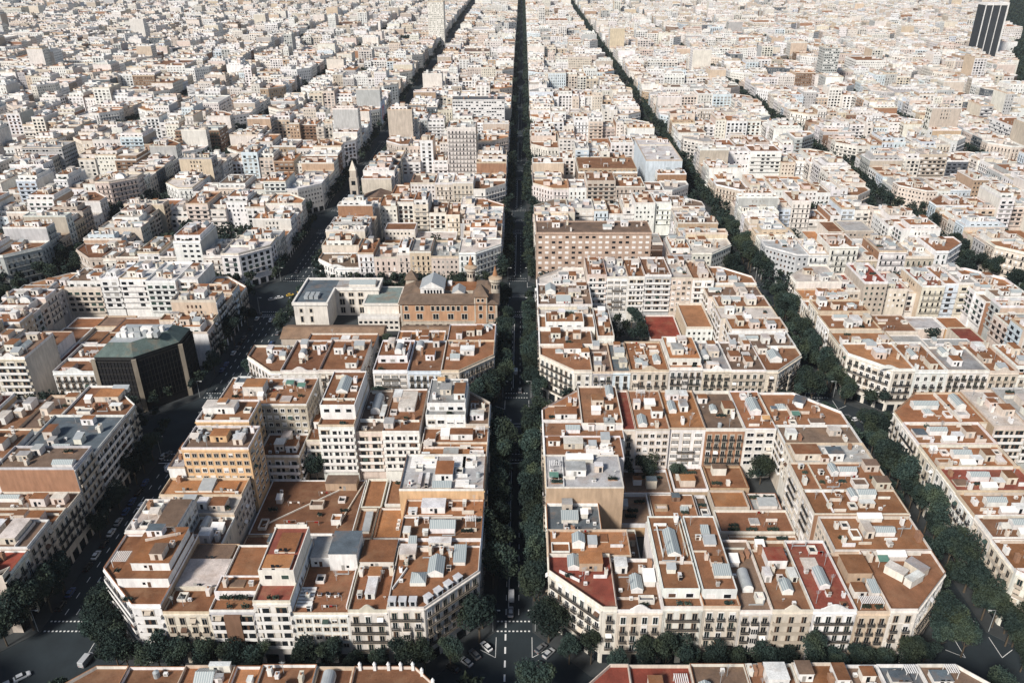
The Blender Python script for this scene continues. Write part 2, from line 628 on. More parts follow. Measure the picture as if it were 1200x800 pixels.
    if bals and lod <= 2:
        V, Rl = [], []
        for s, z, l in bals:
            a0, a1 = s - l / 2, s + l / 2
            d = .8
            A = (p0[0] + ux * a0, p0[1] + uy * a0)
            B_ = (p0[0] + ux * a1, p0[1] + uy * a1)
            C = (B_[0] + nx * d, B_[1] + ny * d)
            D = (A[0] + nx * d, A[1] + ny * d)
            zz = z - .03
            V += [[(*D, zz), (*C, zz), (*B_, zz), (*A, zz)], [(*D, zz - .2), (*C, zz - .2), (*C, zz), (*D, zz)],
                  [(*A, zz - .2), (*B_, zz - .2), (*C, zz - .2), (*D, zz - .2)]]
            if style == 'loggia':
                V += [[(*D, zz), (*C, zz), (*C, zz + .9), (*D, zz + .9)]]
            else:
                Rl += [[(*D, zz + .8), (*C, zz + .8), (*C, zz + 1.0), (*D, zz + 1.0)],
                       [(*D, zz + .1), (*C, zz + .1), (*C, zz + .28), (*D, zz + .28)]]
        mb.quads(V, 'wall', tuple(c * .9 for c in tint))
        if Rl and lod <= 1:
            mb.quads(Rl, 'rail')


def gable(mb, x0, x1, y0, y1, z0, h, mat='sky', endmat='wall', col=(.75, .73, .7), along=None):
    """pitched roof with its ridge along the longer side"""
    if along is None:
        along = 'x' if (x1 - x0) > (y1 - y0) else 'y'
    if along == 'y':
        xm = (x0 + x1) / 2
        mb.quads([[(x0, y1, z0), (x0, y0, z0), (xm, y0, z0 + h), (xm, y1, z0 + h)],
                  [(x1, y0, z0), (x1, y1, z0), (xm, y1, z0 + h), (xm, y0, z0 + h)]], mat, col)
        mb.poly([(x0, y0, z0), (x1, y0, z0), (xm, y0, z0 + h)], endmat, col)
        mb.poly([(x1, y1, z0), (x0, y1, z0), (xm, y1, z0 + h)], endmat, col)
    else:
        ym = (y0 + y1) / 2
        mb.quads([[(x0, y0, z0), (x1, y0, z0), (x1, ym, z0 + h), (x0, ym, z0 + h)],
                  [(x1, y1, z0), (x0, y1, z0), (x0, ym, z0 + h), (x1, ym, z0 + h)]], mat, col)
        mb.poly([(x1, y0, z0), (x1, y1, z0), (x1, ym, z0 + h)], endmat, col)
        mb.poly([(x0, y1, z0), (x0, y0, z0), (x0, ym, z0 + h)], endmat, col)


def cyl(mb, x, y, z0, z1, r0, r1=None, n=10, mat='wall', col=(1, 1, 1), cap=True):
    r1 = r0 if r1 is None else r1
    A = [(x + math.cos(2 * PI * i / n) * r0, y + math.sin(2 * PI * i / n) * r0, z0) for i in range(n)]
    B_ = [(x + math.cos(2 * PI * i / n) * r1, y + math.sin(2 * PI * i / n) * r1, z1) for i in range(n)]
    mb.quads([[A[i], A[(i + 1) % n], B_[(i + 1) % n], B_[i]] for i in range(n)], mat, col)
    if cap and r1 > .01:
        mb.poly(B_, mat, col)


def roof_item(sk, it, z, r, lod, wt):
    k = it[0]
    if k == 'lift':                      # things standing on a raised storey
        for q in it[2]:
            roof_item(sk, q, z + it[1] + .15, r, lod, wt)
    elif k == 'hut':                       # stair head: x, y (centre), w, d, h, roof
        _, x, y, w_, d, h = it[:6]
        rc = it[6] if len(it) > 6 else r.choice(['terracotta', 'terracotta', 'rust', 'pale', 'white', 'grey'])
        rot = it[7] if len(it) > 7 else 0
        mb = sk.new('stair_hut')
        c = it[8] if len(it) > 8 else jit(r.choice([W['white'], W['white'], W['ivory'], W['cream'], W['pink']]), .07, r)
        mb.box(x - w_ / 2, x + w_ / 2, y - d / 2, y + d / 2, z, z + h, 'wall', c, top='none', rot=rot)
        mb.box(x - w_ / 2 - .12, x + w_ / 2 + .12, y - d / 2 - .12, y + d / 2 + .12, z + h, z + h + .14, 'wall', c, top='roof', topcol=jit(RF[rc], .1, r), bottom=True, rot=rot)
        if lod <= 1 and not rot:
            dx = r.uniform(-.2, .2) * w_
            yy = y - d / 2 - .03
            sk.sub('door').quads([[(x + dx - .45, yy, z + .1), (x + dx + .45, yy, z + .1), (x + dx + .45, yy, z + 2.0), (x + dx - .45, yy, z + 2.0)]],
                     r.choice(['shut_brown', 'shut_grey', 'glass']))
            if w_ > 3.5:
                dx2 = dx + (1.4 if dx < 0 else -1.4)
                sk.sub('small_window').quads([[(x + dx2 - .4, yy, z + 1.0), (x + dx2 + .4, yy, z + 1.0), (x + dx2 + .4, yy, z + 1.9), (x + dx2 - .4, yy, z + 1.9)]], 'glass')
    elif k == 'sky':                     # glazed lantern over the light well: x, y, w, d, base height
        _, x, y, w_, d, h = it[:6]
        mb = sk.new('skylight')
        c = jit(W['white'], .06, r)
        mb.box(x - w_ / 2, x + w_ / 2, y - d / 2, y + d / 2, z, z + h, 'wall', c, top='none')
        gable(sk.sub('glazing'), x - w_ / 2 - .15, x + w_ / 2 + .15, y - d / 2 - .15, y + d / 2 + .15, z + h, min(w_, d) * .32, 'sky', 'white', c)
    elif k == 'pyr':
        _, x, y, w_, d, h = it[:6]
        mb = sk.new('skylight')
        c = jit(W['white'], .06, r)
        mb.box(x - w_ / 2, x + w_ / 2, y - d / 2, y + d / 2, z, z + h, 'wall', c, top='none')
        a = [(x - w_ / 2, y - d / 2, z + h), (x + w_ / 2, y - d / 2, z + h), (x + w_ / 2, y + d / 2, z + h), (x - w_ / 2, y + d / 2, z + h)]
        for i in range(4):
            mb.poly([a[i], a[(i + 1) % 4], (x, y, z + h + min(w_, d) * .35)], 'sky')
    elif k == 'vault':
        _, x, y, w_, d, h = it[:6]
        mb = sk.new('skylight')
        c = jit(W['white'], .06, r)
        mb.box(x - w_ / 2, x + w_ / 2, y - d / 2, y + d / 2, z, z + h, 'wall', c, top='none')
        n = 8
        arc = [(x - math.cos(PI * i / n) * w_ / 2, z + h + math.sin(PI * i / n) * w_ * .42) for i in range(n + 1)]
        mb.quads([[(arc[i][0], y + d / 2, arc[i][1]), (arc[i][0], y - d / 2, arc[i][1]), (arc[i + 1][0], y - d / 2, arc[i + 1][1]), (arc[i + 1][0], y + d / 2, arc[i + 1][1])]
                  for i in range(n)], 'metal')
        mb.poly([(a, y - d / 2, b) for a, b in arc][::-1], 'white')
        mb.poly([(a, y + d / 2, b) for a, b in arc], 'white')
    elif k == 'part':                    # low dividing wall
        _, x0, y0, x1, y1, h = it[:6]
        mb = sk.new('dividing_wall')
        L = math.hypot(x1 - x0, y1 - y0)
        mb.box((x0 + x1) / 2 - L / 2, (x0 + x1) / 2 + L / 2, (y0 + y1) / 2 - .14, (y0 + y1) / 2 + .14, z, z + h, 'wall',
               jit(r.choice([W['white'], W['ivory'], W['cream']]), .08, r), rot=math.atan2(y1 - y0, x1 - x0))
    elif k == 'chim':
        _, x, y = it[:3]
        mb = sk.new('chimney')
        h = r.uniform(1.4, 2.6)
        a, b = r.uniform(.4, .6), r.uniform(.4, 1.3)
        c = jit(r.choice([W['white'], W['ivory'], W['brick'], W['cream']]), .1, r)
        mb.box(x - a, x + a, y - b, y + b, z, z + h, 'wall', c)
        mb.box(x - a - .1, x + a + .1, y - b - .1, y + b + .1, z + h + .002, z + h + .12, 'wall', c, bottom=True)
        if lod <= 1:
            sk.sub('chimney_pot').box(x - .2, x + .2, y - .2, y + .2, z + h + .12, z + h + .55, 'wall', W['brick'])
    elif k == 'ac':
        _, x, y = it[:3]
        mb = sk.new('air_conditioner')
        mb.box(x - .5, x + .5, y - .35, y + .35, z + .12, z + 1.0, 'white', bottom=True)
        mb.quads([[(x - .35, y - .355, z + .25), (x + .35, y - .355, z + .25), (x + .35, y - .355, z + .9), (x - .35, y - .355, z + .9)]], 'shut_grey')
        mb.box(x - .45, x - .3, y - .3, y + .3, z, z + .12, 'rail', top='none')
        mb.box(x + .3, x + .45, y - .3, y + .3, z, z + .12, 'rail', top='none')
    elif k == 'tank':
        _, x, y = it[:3]
        mb = sk.new('water_tank')
        cyl(mb, x, y, z, z + 1.7, .75, n=12, mat='metal')
        cyl(mb, x, y, z + 1.7, z + 2.0, .75, .15, n=12, mat='metal')
    elif k == 'ant':
        _, x, y = it[:3]
        mb = sk.new('antenna')
        h = r.uniform(3, 5)
        mb.box(x - .05, x + .05, y - .05, y + .05, z, z + h, 'metal')
        for j in range(3):
            mb.box(x - .7 + .12 * j, x + .7 - .12 * j, y - .12, y - .05, z + h - .3 - .45 * j, z + h - .24 - .45 * j, 'metal', bottom=True)
    elif k == 'dish':
        _, x, y = it[:3]
        mb = sk.new('satellite_dish')
        mb.box(x - .05, x + .05, y - .05, y + .05, z, z + .9, 'metal')
        n = 10
        P = [(x + math.cos(2 * PI * i / n) * .45, y - .12 - math.sin(2 * PI * i / n) * .18, z + 1.0 + math.sin(2 * PI * i / n) * .42) for i in range(n)]
        for i in range(n):
            mb.poly([P[i], P[(i + 1) % n], (x, y + .02, z + .95)], 'white')
            mb.poly([P[(i + 1) % n], P[i], (x, y + .06, z + .95)], 'white')
    elif k == 'perg':                    # slatted pergola or awning
        _, x, y, w_, d = it[:5]
        mb = sk.new('pergola')
        for sx in (-1, 1):
            for sy in (-1, 1):
                mb.box(x + sx * w_ / 2 - .06, x + sx * w_ / 2 + .06, y + sy * d / 2 - .06, y + sy * d / 2 + .06, z, z + 2.3, 'white', top='none')
        n = max(3, int(w_ / .5))
        for i in range(n + 1):
            xx = x - w_ / 2 + w_ * i / n
            mb.box(xx - .12, xx + .12, y - d / 2 - .2, y + d / 2 + .2, z + 2.3, z + 2.4, 'white', bottom=True)
    elif k == 'sheet':                   # corrugated lean-to
        _, x, y, w_, d, h = it[:6]
        mb = sk.new('lean_to')
        c = jit(W['ivory'], .1, r)
        mb.box(x - w_ / 2, x + w_ / 2, y - d / 2, y + d / 2, z, z + h, 'wall', c, top='none')
        a, b = x - w_ / 2 - .15, x + w_ / 2 + .15
        c0, c1 = y - d / 2 - .15, y + d / 2 + .15
        mb.quads([[(a, c0, z + h), (b, c0, z + h), (b, c1, z + h + .8), (a, c1, z + h + .8)],
                  [(a, c1, z + h + .8), (b, c1, z + h + .8), (b, c0, z + h - .06), (a, c0, z + h - .06)]], it[6] if len(it) > 6 else r.choice(['metal', 'sky', 'white', 'metal']))
        mb.quads([[(a + .15, c1 - .15, z + h), (a + .15, c1 - .15, z + h + .7), (b - .15, c1 - .15, z + h + .7), (b - .15, c1 - .15, z + h)]], 'wall', c)
    elif k == 'pots':
        _, x, y, n = it[:4]
        mb = sk.new('planter')
        L = min(3.6, .5 * n)
        mb.box(x - L / 2, x + L / 2, y - .3, y + .3, z, z + .45, 'wall', W['brick'])
        mb2 = sk.sub('shrubs')
        for j in range(26 * n):
            c = np.array((x + r.uniform(-L / 2, L / 2), y + r.gauss(0, .28), z + .5 + abs(r.gauss(0, .42))))
            leaf_quad(mb2, c, r.uniform(.15, .28), r)
    elif k == 'deck':                    # raised terrace level
        _, x, y, w_, d, h = it
        mb = sk.new('raised_terrace')
        c = jit(r.choice([W['white'], W['ivory'], W['cream'], W['tan'], W['beige']]), .1, r)
        mb.box(x - w_ / 2, x + w_ / 2, y - d / 2, y + d / 2, z, z + h, 'wall', c, top='roof', topcol=jit(RF[r.choice(['terracotta', 'orange', 'rust', 'brown', 'pale', 'grey', 'terracotta', 'grey', 'slate'])], .2, r))
        if r.random() < .5:
            mb.ring([(x - w_ / 2, y - d / 2), (x + w_ / 2, y - d / 2), (x + w_ / 2, y + d / 2), (x - w_ / 2, y + d / 2)], .2, z + h, z + h + r.uniform(.3, .9), 'wall', c)
    elif k == 'well':                    # light well: kerb walls, shade of the open shaft painted as a dark pane
        _, x, y, w_, d = it
        mb = sk.new('light_well')
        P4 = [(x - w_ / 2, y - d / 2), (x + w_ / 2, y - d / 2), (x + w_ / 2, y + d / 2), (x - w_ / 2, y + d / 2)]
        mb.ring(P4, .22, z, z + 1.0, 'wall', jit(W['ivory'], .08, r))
        mb.poly([(a, b_, z + .3) for a, b_ in inset(P4, .22)], 'glass')  # dark glass colour stands in for the shaded depth of the well
    elif k == 'awn':                     # terrace awning
        _, x, y, w_, d = it
        mb = sk.new('awning')
        for sx in (-1, 1):
            mb.box(x + sx * w_ / 2 - .04, x + sx * w_ / 2 + .04, y - d / 2 - .04, y - d / 2 + .04, z, z + 2.0, 'white', top='none')
        mb.quads([[(x - w_ / 2, y - d / 2, z + 2.0), (x + w_ / 2, y - d / 2, z + 2.0), (x + w_ / 2, y + d / 2, z + 2.6), (x - w_ / 2, y + d / 2, z + 2.6)]], 'wall', r.choice([(.6, .57, .5), (.5, .3, .14), (.1, .2, .16), (.55, .5, .45)]))
        mb.box(x - w_ / 2, x + w_ / 2, y + d / 2 + .01, y + d / 2 + .2, z, z + 2.62, 'wall', jit(W['ivory'], .08, r))
    elif k == 'pipe':
        _, x, y = it[:3]
        mb = sk.new('pipe_run')
        mb.box(x - 2, x + 2, y - .12, y + .12, z + .15, z + .4, 'metal', bottom=True)
        mb.box(x + 1.76, x + 2, y - .12, y + .12, z + .4, z + 1.8, 'metal')
        mb.box(x - 2, x - 1.76, y - .12, y + .12, z, z + .15, 'metal')
    elif k == 'panel':                   # wide coloured strip of a modern front
        _, px0, px1, py, pz0, pz1, tint = it
        mb = sk.new('facade_panel')
        mb.box(px0, px1, py - 1.0, py, pz0, pz1, 'wall', tint, bottom=True)
    elif k == 'dormer':
        _, x, y, rot = it
        mb = sk.new('dormer')
        c_, s_ = math.cos(rot), math.sin(rot)
        mb.box(x - .95, x + .95, y - .9, y + .9, z, z + 2.1, 'wall', (.52, .53, .54), top='none', rot=rot)
        mb.box(x - 1.1, x + 1.1, y - 1.05, y + 1.05, z + 2.1, z + 2.3, 'wall', (.55, .55, .56), bottom=True, rot=rot)
        g = [(x + a * c_ + .92 * s_, y + a * s_ - .92 * c_) for a in (-.5, .5)]
        sk.sub('window').quads([[(*g[0], z + .5), (*g[1], z + .5), (*g[1], z + 1.9), (*g[0], z + 1.9)]], 'glass')
    elif k == 'line':                    # washing line with laundry
        _, x, y = it[:3]
        mb = sk.new('washing_line')
        for sx in (-2, 2):
            mb.box(x + sx - .04, x + sx + .04, y - .04, y + .04, z, z + 1.9, 'metal')
        mb.box(x - 2, x + 2, y - .02, y + .02, z + 1.82, z + 1.86, 'metal', bottom=True)
        for j in range(r.randrange(2, 5)):
            xx = x + r.uniform(-1.7, 1.3)
            mb.box(xx, xx + r.uniform(.4, .8), y - .03, y + .03, z + r.uniform(.9, 1.2), z + 1.82, r.choice(['white', 'white', 'shut_grey', 'redlamp']), bottom=True)
    elif k == 'fin':                     # stone urn finials along a parapet
        _, x, y = it[:3]
        mb = sk.new('finial')
        c = W['white']
        mb.box(x - .35, x + .35, y - .3, y + .3, z, z + 1.5, 'wall', c)
        cyl(mb, x, y, z + 1.5, z + 2.0, .22, .5, 8, 'wall', c, False)
        cyl(mb, x, y, z + 2.0, z + 2.8, .5, .08, 8, 'wall', c)
    elif k == 'solar':
        _, x, y, n = it[:4]
        mb = sk.new('roof_vents')
        for i in range(n):
            yy = y + i * 1.3
            mb.box(x - 2.2, x + 2.2, yy - .35, yy + .35, z, z + .55, 'white')


def leaf_quad(mb, c, s, r):
    a = np.array((r.gauss(0, 1), r.gauss(0, 1), r.gauss(0, 1)))
    a /= np.linalg.norm(a) + 1e-6
    b = np.cross(a, (r.gauss(0, 1), r.gauss(0, 1), r.gauss(0, 1)))
    b /= np.linalg.norm(b) + 1e-6
    mb.quads([[c - a * s - b * s * .6, c + a * s - b * s * .6, c + a * s + b * s * .6, c - a * s + b * s * .6]], 'leaf')


def bbox(P):
    xs, ys = [p[0] for p in P], [p[1] for p in P]
    return min(xs), max(xs), min(ys), max(ys)


def auto_items(b, r, rich):
    """roof clutter inside the largest rectangle of the plot"""
    x0, x1, y0, y1 = b['inner']
    m = .9
    x0 += m
    x1 -= m
    y0 += m
    y1 -= m
    w_, d = x1 - x0, y1 - y0
    it = []
    occ = []

    def free(x, y, a, c):
        if x - a / 2 < x0 or x + a / 2 > x1 or y - c / 2 < y0 or y + c / 2 > y1:
            return False
        for ox, oy, oa, oc in occ:
            if abs(x - ox) < (a + oa) / 2 + .3 and abs(y - oy) < (c + oc) / 2 + .3:
                return False
        occ.append((x, y, a, c))
        return True

    def put(a, c, f, tries=8):
        for _ in range(tries):
            x, y = r.uniform(x0, x1), r.uniform(y0, y1)
            if free(x, y, a, c):
                it.append(f(x, y))
                return
    if w_ < 3 or d < 3:
        return it
    for (px, py, pa, pc) in b.get('occ', []):
        occ.append((px, py, pa, pc))
    n_h = (1 if w_ * d < 150 else 2) + (1 if r.random() < .5 else 0)
    for _ in range(n_h):
        a, c, h = r.uniform(2.2, min(4.8, w_ * .6)), r.uniform(2.5, min(6, d * .5)), r.uniform(2.2, 3.2)
        put(a, c, lambda x, y: ('hut', x, y, a, c, h))
    if r.random() < .75:
        a, c = r.uniform(2.2, 3.4), r.uniform(3.5, 7)
        if w_ > d:
            a, c = c, a
        put(a, c, lambda x, y: (r.choice(['sky', 'sky', 'sky', 'vault', 'pyr']), x, y, a, c, r.uniform(.9, 1.8)))
    if rich >= 1:
        if r.random() < .45:
            a, c = r.uniform(2.5, 4.5), r.uniform(2, 3.5)
            put(a, c, lambda x, y: ('sheet', x, y, a, c, r.uniform(1.8, 2.4)))
        if r.random() < .55:
            y = r.uniform(y0 + d * .25, y0 + d * .75)
            if not any(abs(y - oy) < oc / 2 + .4 for ox, oy, oa, oc in occ):
                it.append(('part', x0, y, x1, y, r.uniform(.7, 1.5)))
                occ.append(((x0 + x1) / 2, y, w_, .4))
        for _ in range(r.randrange(1, 4)):
            put(1.2, 2.6, lambda x, y: ('chim', x, y))
    if rich >= 2:
        for _ in range(r.randrange(0, 4)):
            put(1.2, 1.0, lambda x, y: ('ac', x, y))
        if r.random() < .25:
            put(1.8, 1.8, lambda x, y: ('tank', x, y))
        for _ in range(r.randrange(1, 3)):
            put(.5, .5, lambda x, y: ('ant', x, y))
        if r.random() < .5:
            put(1, 1, lambda x, y: ('dish', x, y))
        if r.random() < .3:
            put(3.4, 3, lambda x, y: ('perg', x, y, 3.0, 2.4))
        if r.random() < .45:
            put(4.4, 2, lambda x, y: ('pots', x, y, r.randrange(3, 8)))
    return it


def small_items(b, r):
    x0, x1, y0, y1 = b['inner']
    occ = list(b.get('occ', []))
    it = []
    area = (x1 - x0) * (y1 - y0)
    ann = b['kind'] == 'annex'
    n = int(area / (40 if ann else 10)) + 1
    for _ in range(n):
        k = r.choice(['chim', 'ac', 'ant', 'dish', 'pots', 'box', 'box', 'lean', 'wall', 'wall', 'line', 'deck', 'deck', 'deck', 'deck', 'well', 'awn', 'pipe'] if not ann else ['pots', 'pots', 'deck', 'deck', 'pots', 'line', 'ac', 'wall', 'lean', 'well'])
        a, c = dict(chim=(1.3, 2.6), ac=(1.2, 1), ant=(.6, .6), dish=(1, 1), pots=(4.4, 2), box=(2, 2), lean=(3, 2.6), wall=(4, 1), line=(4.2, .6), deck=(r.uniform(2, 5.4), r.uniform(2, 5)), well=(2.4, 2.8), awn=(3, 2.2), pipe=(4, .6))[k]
        x, y = r.uniform(x0 + 1 + a / 2, max(x0 + 1.1 + a / 2, x1 - 1 - a / 2)), r.uniform(y0 + 1 + c / 2, max(y0 + 1.1 + c / 2, y1 - 1 - c / 2))
        if x + a / 2 > x1 - .5 or y + c / 2 > y1 - .5 or any(abs(x - o[0]) < (a + o[2]) / 2 + .2 and abs(y - o[1]) < (c + o[3]) / 2 + .2 for o in occ):
            continue
        occ.append((x, y, a, c))
        if k == 'box':
            it.append(('hut', x, y, r.uniform(.8, 1.8), r.uniform(.8, 1.8), r.uniform(.7, 1.6), r.choice(['white', 'pale', 'grey', 'rust'])))
        elif k == 'deck':
            it.append(('deck', x, y, a, c, r.uniform(.25, 1.3)))
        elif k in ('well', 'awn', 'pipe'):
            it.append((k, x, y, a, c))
        elif k == 'lean':
            it.append(('sheet', x, y, r.uniform(1.8, 2.8), r.uniform(1.6, 2.4), r.uniform(1.5, 2.2)))
        elif k == 'wall':
            it.append(('part', x - 1.9, y, x + 1.9, y, r.uniform(.8, 1.7)))
        elif k == 'pots':
            it.append(('pots', x, y, r.randrange(3, 7)))
        else:
            it.append((k, x, y))
    return it


BLD = []                        # every building of the town as a specification


def bld(x0, x1, y0, y1, z, wall='white', roof='terracotta', style='balcony', rear='gallery', cut=None, c=14.0, edges=None, items=None,
        auto=True, pent=None, party=None, label=None, zb=0.0, par=None, ped=False, name='apartment_building', blk=None, side=None, kind='block', poly=None, rich=None):
    g = .02
    X0, X1, Y0, Y1 = x0 + g, x1 - g, y0 + g, y1 - g
    if poly is None:
        P = []
        P += [(X0 + c, Y0)] if cut == 'fl' else [(X0, Y0)]
        P += [(X1 - c, Y0), (X1, Y0 + c)] if cut == 'fr' else [(X1, Y0)]
        P += [(X1, Y1 - c), (X1 - c, Y1)] if cut == 'br' else [(X1, Y1)]
        P += [(X0 + c, Y1), (X0, Y1 - c)] if cut == 'bl' else [(X0, Y1)]
        if cut == 'fl':
            P += [(X0, Y0 + c)]
    else:
        P = poly
    if edges is None:
        edges = {}
    et = []
    n = len(P)
    for i in range(n):
        a, b = P[i], P[(i + 1) % n]
        dx, dy = b[0] - a[0], b[1] - a[1]
        if abs(dx) > .1 and abs(dy) > .1:
            k = 'd'
        elif abs(dy) < .1:
            k = 'f' if dx > 0 else 'k'
        else:
            k = 'r' if dy > 0 else 'l'
        et.append(edges.get(k, 'b') if k != 'd' else edges.get('d', 's'))
    inner = [x0, x1, y0, y1]
    if cut:
        if cut[0] == 'f':
            inner[2] += c * .55
        else:
            inner[3] -= c * .55
        if cut[1] == 'l':
            inner[0] += c * .45
        else:
            inner[1] -= c * .45
    b = dict(P=P, et=et, z=z, wall=wall, roof=roof, style=style, rear=rear, items=items, auto=auto, pent=pent, party=party, label=label,
             inner=inner, zb=zb, par=par, ped=ped, name=name, blk=blk, side=side, kind=kind, bb=(x0, x1, y0, y1), rich=rich)
    BLD.append(b)
    return b


def size_in_picture(b):
    x0, x1, y0, y1 = b['bb']
    us, vs = [], []
    for X in (x0, x1):
        for Y in (y0, y1):
            for z in (b['z'] * .35, b['z']):
                u, v = proj(X, max(Y, 20), z)
                us.append(u)
                vs.append(v)
    a, c = max(0, min(us)), min(1200, max(us))
    d, e = max(0, min(vs)), min(800, max(vs))
    if a >= c or d >= e:
        return 0
    return (c - a) * (e - d)


def make_building(b, lod, one=None):
    r = random.Random(repr(b['bb']) + 's')
    sk = Sink(one)
    P, z = b['P'], b['z']
    x0, x1, y0, y1 = b['bb']
    wt = jit(W[b['wall']], .08, r)
    rt = jit(RF[b['roof']], .24, r)
    q_ = r.uniform(0, .14)
    rt = tuple(c * (1 - q_) + g * q_ for c, g in zip(rt, (.27, .215, .17)))
    pt = jit(W[b['party']] if b['party'] else (W[r.choice(PARTY if y0 < 480 else FAR_PARTY)] if r.random() < .6 else W[b['wall']]), .08, r)
    root = None
    cx, cy = (x0 + x1) / 2, (y0 + y1) / 2
    if one is None:
        root = thing(b['name'], b['label'], 'building', (cx, cy, 0), b.get('group'))
    n = len(P)
    wall = sk.get('wall')
    ph = b['par'] if b['par'] is not None else r.choice([.7, .9, 1.1, 1.3])
    near = lod <= 1
    for i in range(n):
        a, c = P[i], P[(i + 1) % n]
        col = pt if b['et'][i] == 'b' else wt
        wall.quads([[(*a, b['zb']), (*c, b['zb']), (*c, z), (*a, z)]], 'wall', col)
        mx, my = (a[0] + c[0]) / 2, (a[1] + c[1]) / 2
        dx, dy = c[0] - a[0], c[1] - a[1]
        L = math.hypot(dx, dy)
        facing = (dy * (0 - mx) + (-dx) * (0 - my)) > 0
        if b['et'][i] in 'sr' and L > 2:
            if not facing and lod >= 2:
                continue
            st = b['style'] if b['et'][i] == 's' else b['rear']
            facade(sk, lod if facing else max(lod, 2), a, c, 4.6 if b['zb'] == 0 and z > 9 else b['zb'] + .3, z, st, root, r, wt, facing)
            if b['et'][i] == 's' and z > 9:       # ground floor openings
                m = max(1, int(L / 4))
                V = []
                for j in range(m):
                    s0, s1 = (j + .15) / m, (j + .85) / m
                    q = [(a[0] + dx * s + dy / L * .05, a[1] + dy * s - dx / L * .05) for s in (s0, s1)]
                    V.append([(*q[0], .2), (*q[1], .2), (*q[1], 3.6), (*q[0], 3.6)])
                wall.quads(V, 'glass')
            if near and b['et'][i] == 's':         # cornice
                nx_, ny_ = dy / L, -dx / L
                A, C = a, c
                D, E = (c[0] + nx_ * .4, c[1] + ny_ * .4), (a[0] + nx_ * .4, a[1] + ny_ * .4)
                zz = z - .15
                pm = sk.get('cornice')
                cc = tuple(min(.8, v * 1.05) for v in wt)
                pm.quads([[(*E, zz - .35), (*D, zz - .35), (*D, zz), (*E, zz)], [(*E, zz), (*D, zz), (*C, zz), (*A, zz)],
                          [(*A, zz - .35), (*C, zz - .35), (*D, zz - .35), (*E, zz - .35)],
                          [(*A, zz - .35), (*E, zz - .35), (*E, zz), (*A, zz)], [(*D, zz - .35), (*C, zz - .35), (*C, zz), (*D, zz)]], 'wall', cc)
        elif near and facing and b['et'][i] == 'b' and L > 6 and z > 12 and r.random() < .35:
            facade(sk, 2, (a[0] + dx * .3, a[1] + dy * .3), (a[0] + dx * .7, a[1] + dy * .7), max(10, z - 11), z, 'slit', root, r, pt, False)
    sk.get('roof').poly([(x, y, z) for x, y in P], 'roof', rt)
    pc = jit(r.choice([W['white'], W['ivory'], W['cream'], W['white'], W['sand'], wt]), .1, r)
    if b['kind'] != 'annex' or ph > 0:
        if ph > 0:
            sk.get('parapet').ring(P, .22 if near else .4, z, z + ph, 'wall', pc, tuple(v * .9 for v in pc) if r.random() < .6 else jit(RF[r.choice(['rust', 'terracotta', 'brown', 'orange'])], .1, r))
    if near and b['ped']:                          # shaped pediment over the front
        pm = sk.new('pediment')
        fx0, fx1, fy = b['ped'] if isinstance(b['ped'], tuple) else (x0 + (x1 - x0) * .3, x0 + (x1 - x0) * .7, y0)
        k = 8
        Q = [(fx0, z + ph), (fx1, z + ph)] + [(fx1 - (fx1 - fx0) * (.1 + .8 * t / k), z + ph + .3 + 1.3 * math.sin(PI * t / k)) for t in range(k + 1)]
        f = [(q[0], fy + .03, q[1]) for q in Q]
        bk = [(q[0], fy + .42, q[1]) for q in Q]
        pm.poly(f, 'wall', pc)
        pm.poly(bk[::-1], 'wall', pc)
        m = len(f)
        pm.quads([[f[j], bk[j], bk[(j + 1) % m], f[(j + 1) % m]] for j in range(m)], 'wall', pc)
    items = list(b['items'] or [])
    zi = z + .004
    b['occ'] = [(it[1], it[2], it[3] if len(it) > 3 else 1.5, it[4] if len(it) > 4 else 1.5) for it in items if it[0] in ('hut', 'sky', 'pyr', 'vault', 'sheet', 'perg')]
    if b['pent']:
        # set back top storey: front, back, left, right setbacks and height
        f, k, l, rr, h = b['pent']
        ix0, ix1, iy0, iy1 = x0 + l, x1 - rr, y0 + f, y1 - k
        pw = sk.new('penthouse')
        c = jit(W['white'] if r.random() < .6 else W[b['wall']], .06, r)
        pw.box(ix0, ix1, iy0, iy1, zi, zi + h, 'wall', c, top='roof', topcol=rt)
        pw.ring([(ix0, iy0), (ix1, iy0), (ix1, iy1), (ix0, iy1)], .25, zi + h, zi + h + .5, 'wall', c)
        tmp = Sink(pw)
        facade(tmp, max(lod, 1), (ix0, iy0), (ix1, iy0), zi - .6, zi + h + .4, 'modern', root, r, c, True)
        if near and f > 1.8:
            for _ in range(2):
                roof_item(sk, ('pots', r.uniform(x0 + 2.5, max(x0 + 2.6, x1 - 2.5)), y0 + min(f * .5, 1.4), r.randrange(2, 5)), zi, r, lod, wt)
        b2 = dict(b)
        b2['inner'] = [ix0, ix1, iy0, iy1]
        zi = zi + h + .004
        b = b2
    if b['auto'] and b['kind'] != 'annex':
        rich = b['rich'] if b['rich'] is not None else (2 if lod <= 1 else (1 if lod == 2 else 0))
        items += auto_items(b, r, rich)
    elif near:
        items += small_items(b, r)
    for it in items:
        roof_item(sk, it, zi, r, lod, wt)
    if one is None:
        for nm, mb in sk.fixed.items():
            if not mb.empty():
                mb.build(nm, root, (cx, cy, 0))
        for nm, mb, subs in sk.parts:
            if not mb.empty():
                po = mb.build(nm, root, (cx, cy, 0))
                for n2, m2 in subs:
                    if not m2.empty():
                        m2.build(n2, None, (cx, cy, 0)).parent = po
                        po.children[-1].location = (0, 0, 0)
    return root


# ------------------------------------------------------------------ street grid
PITCH_M = 133.0
ROW0 = 161.0


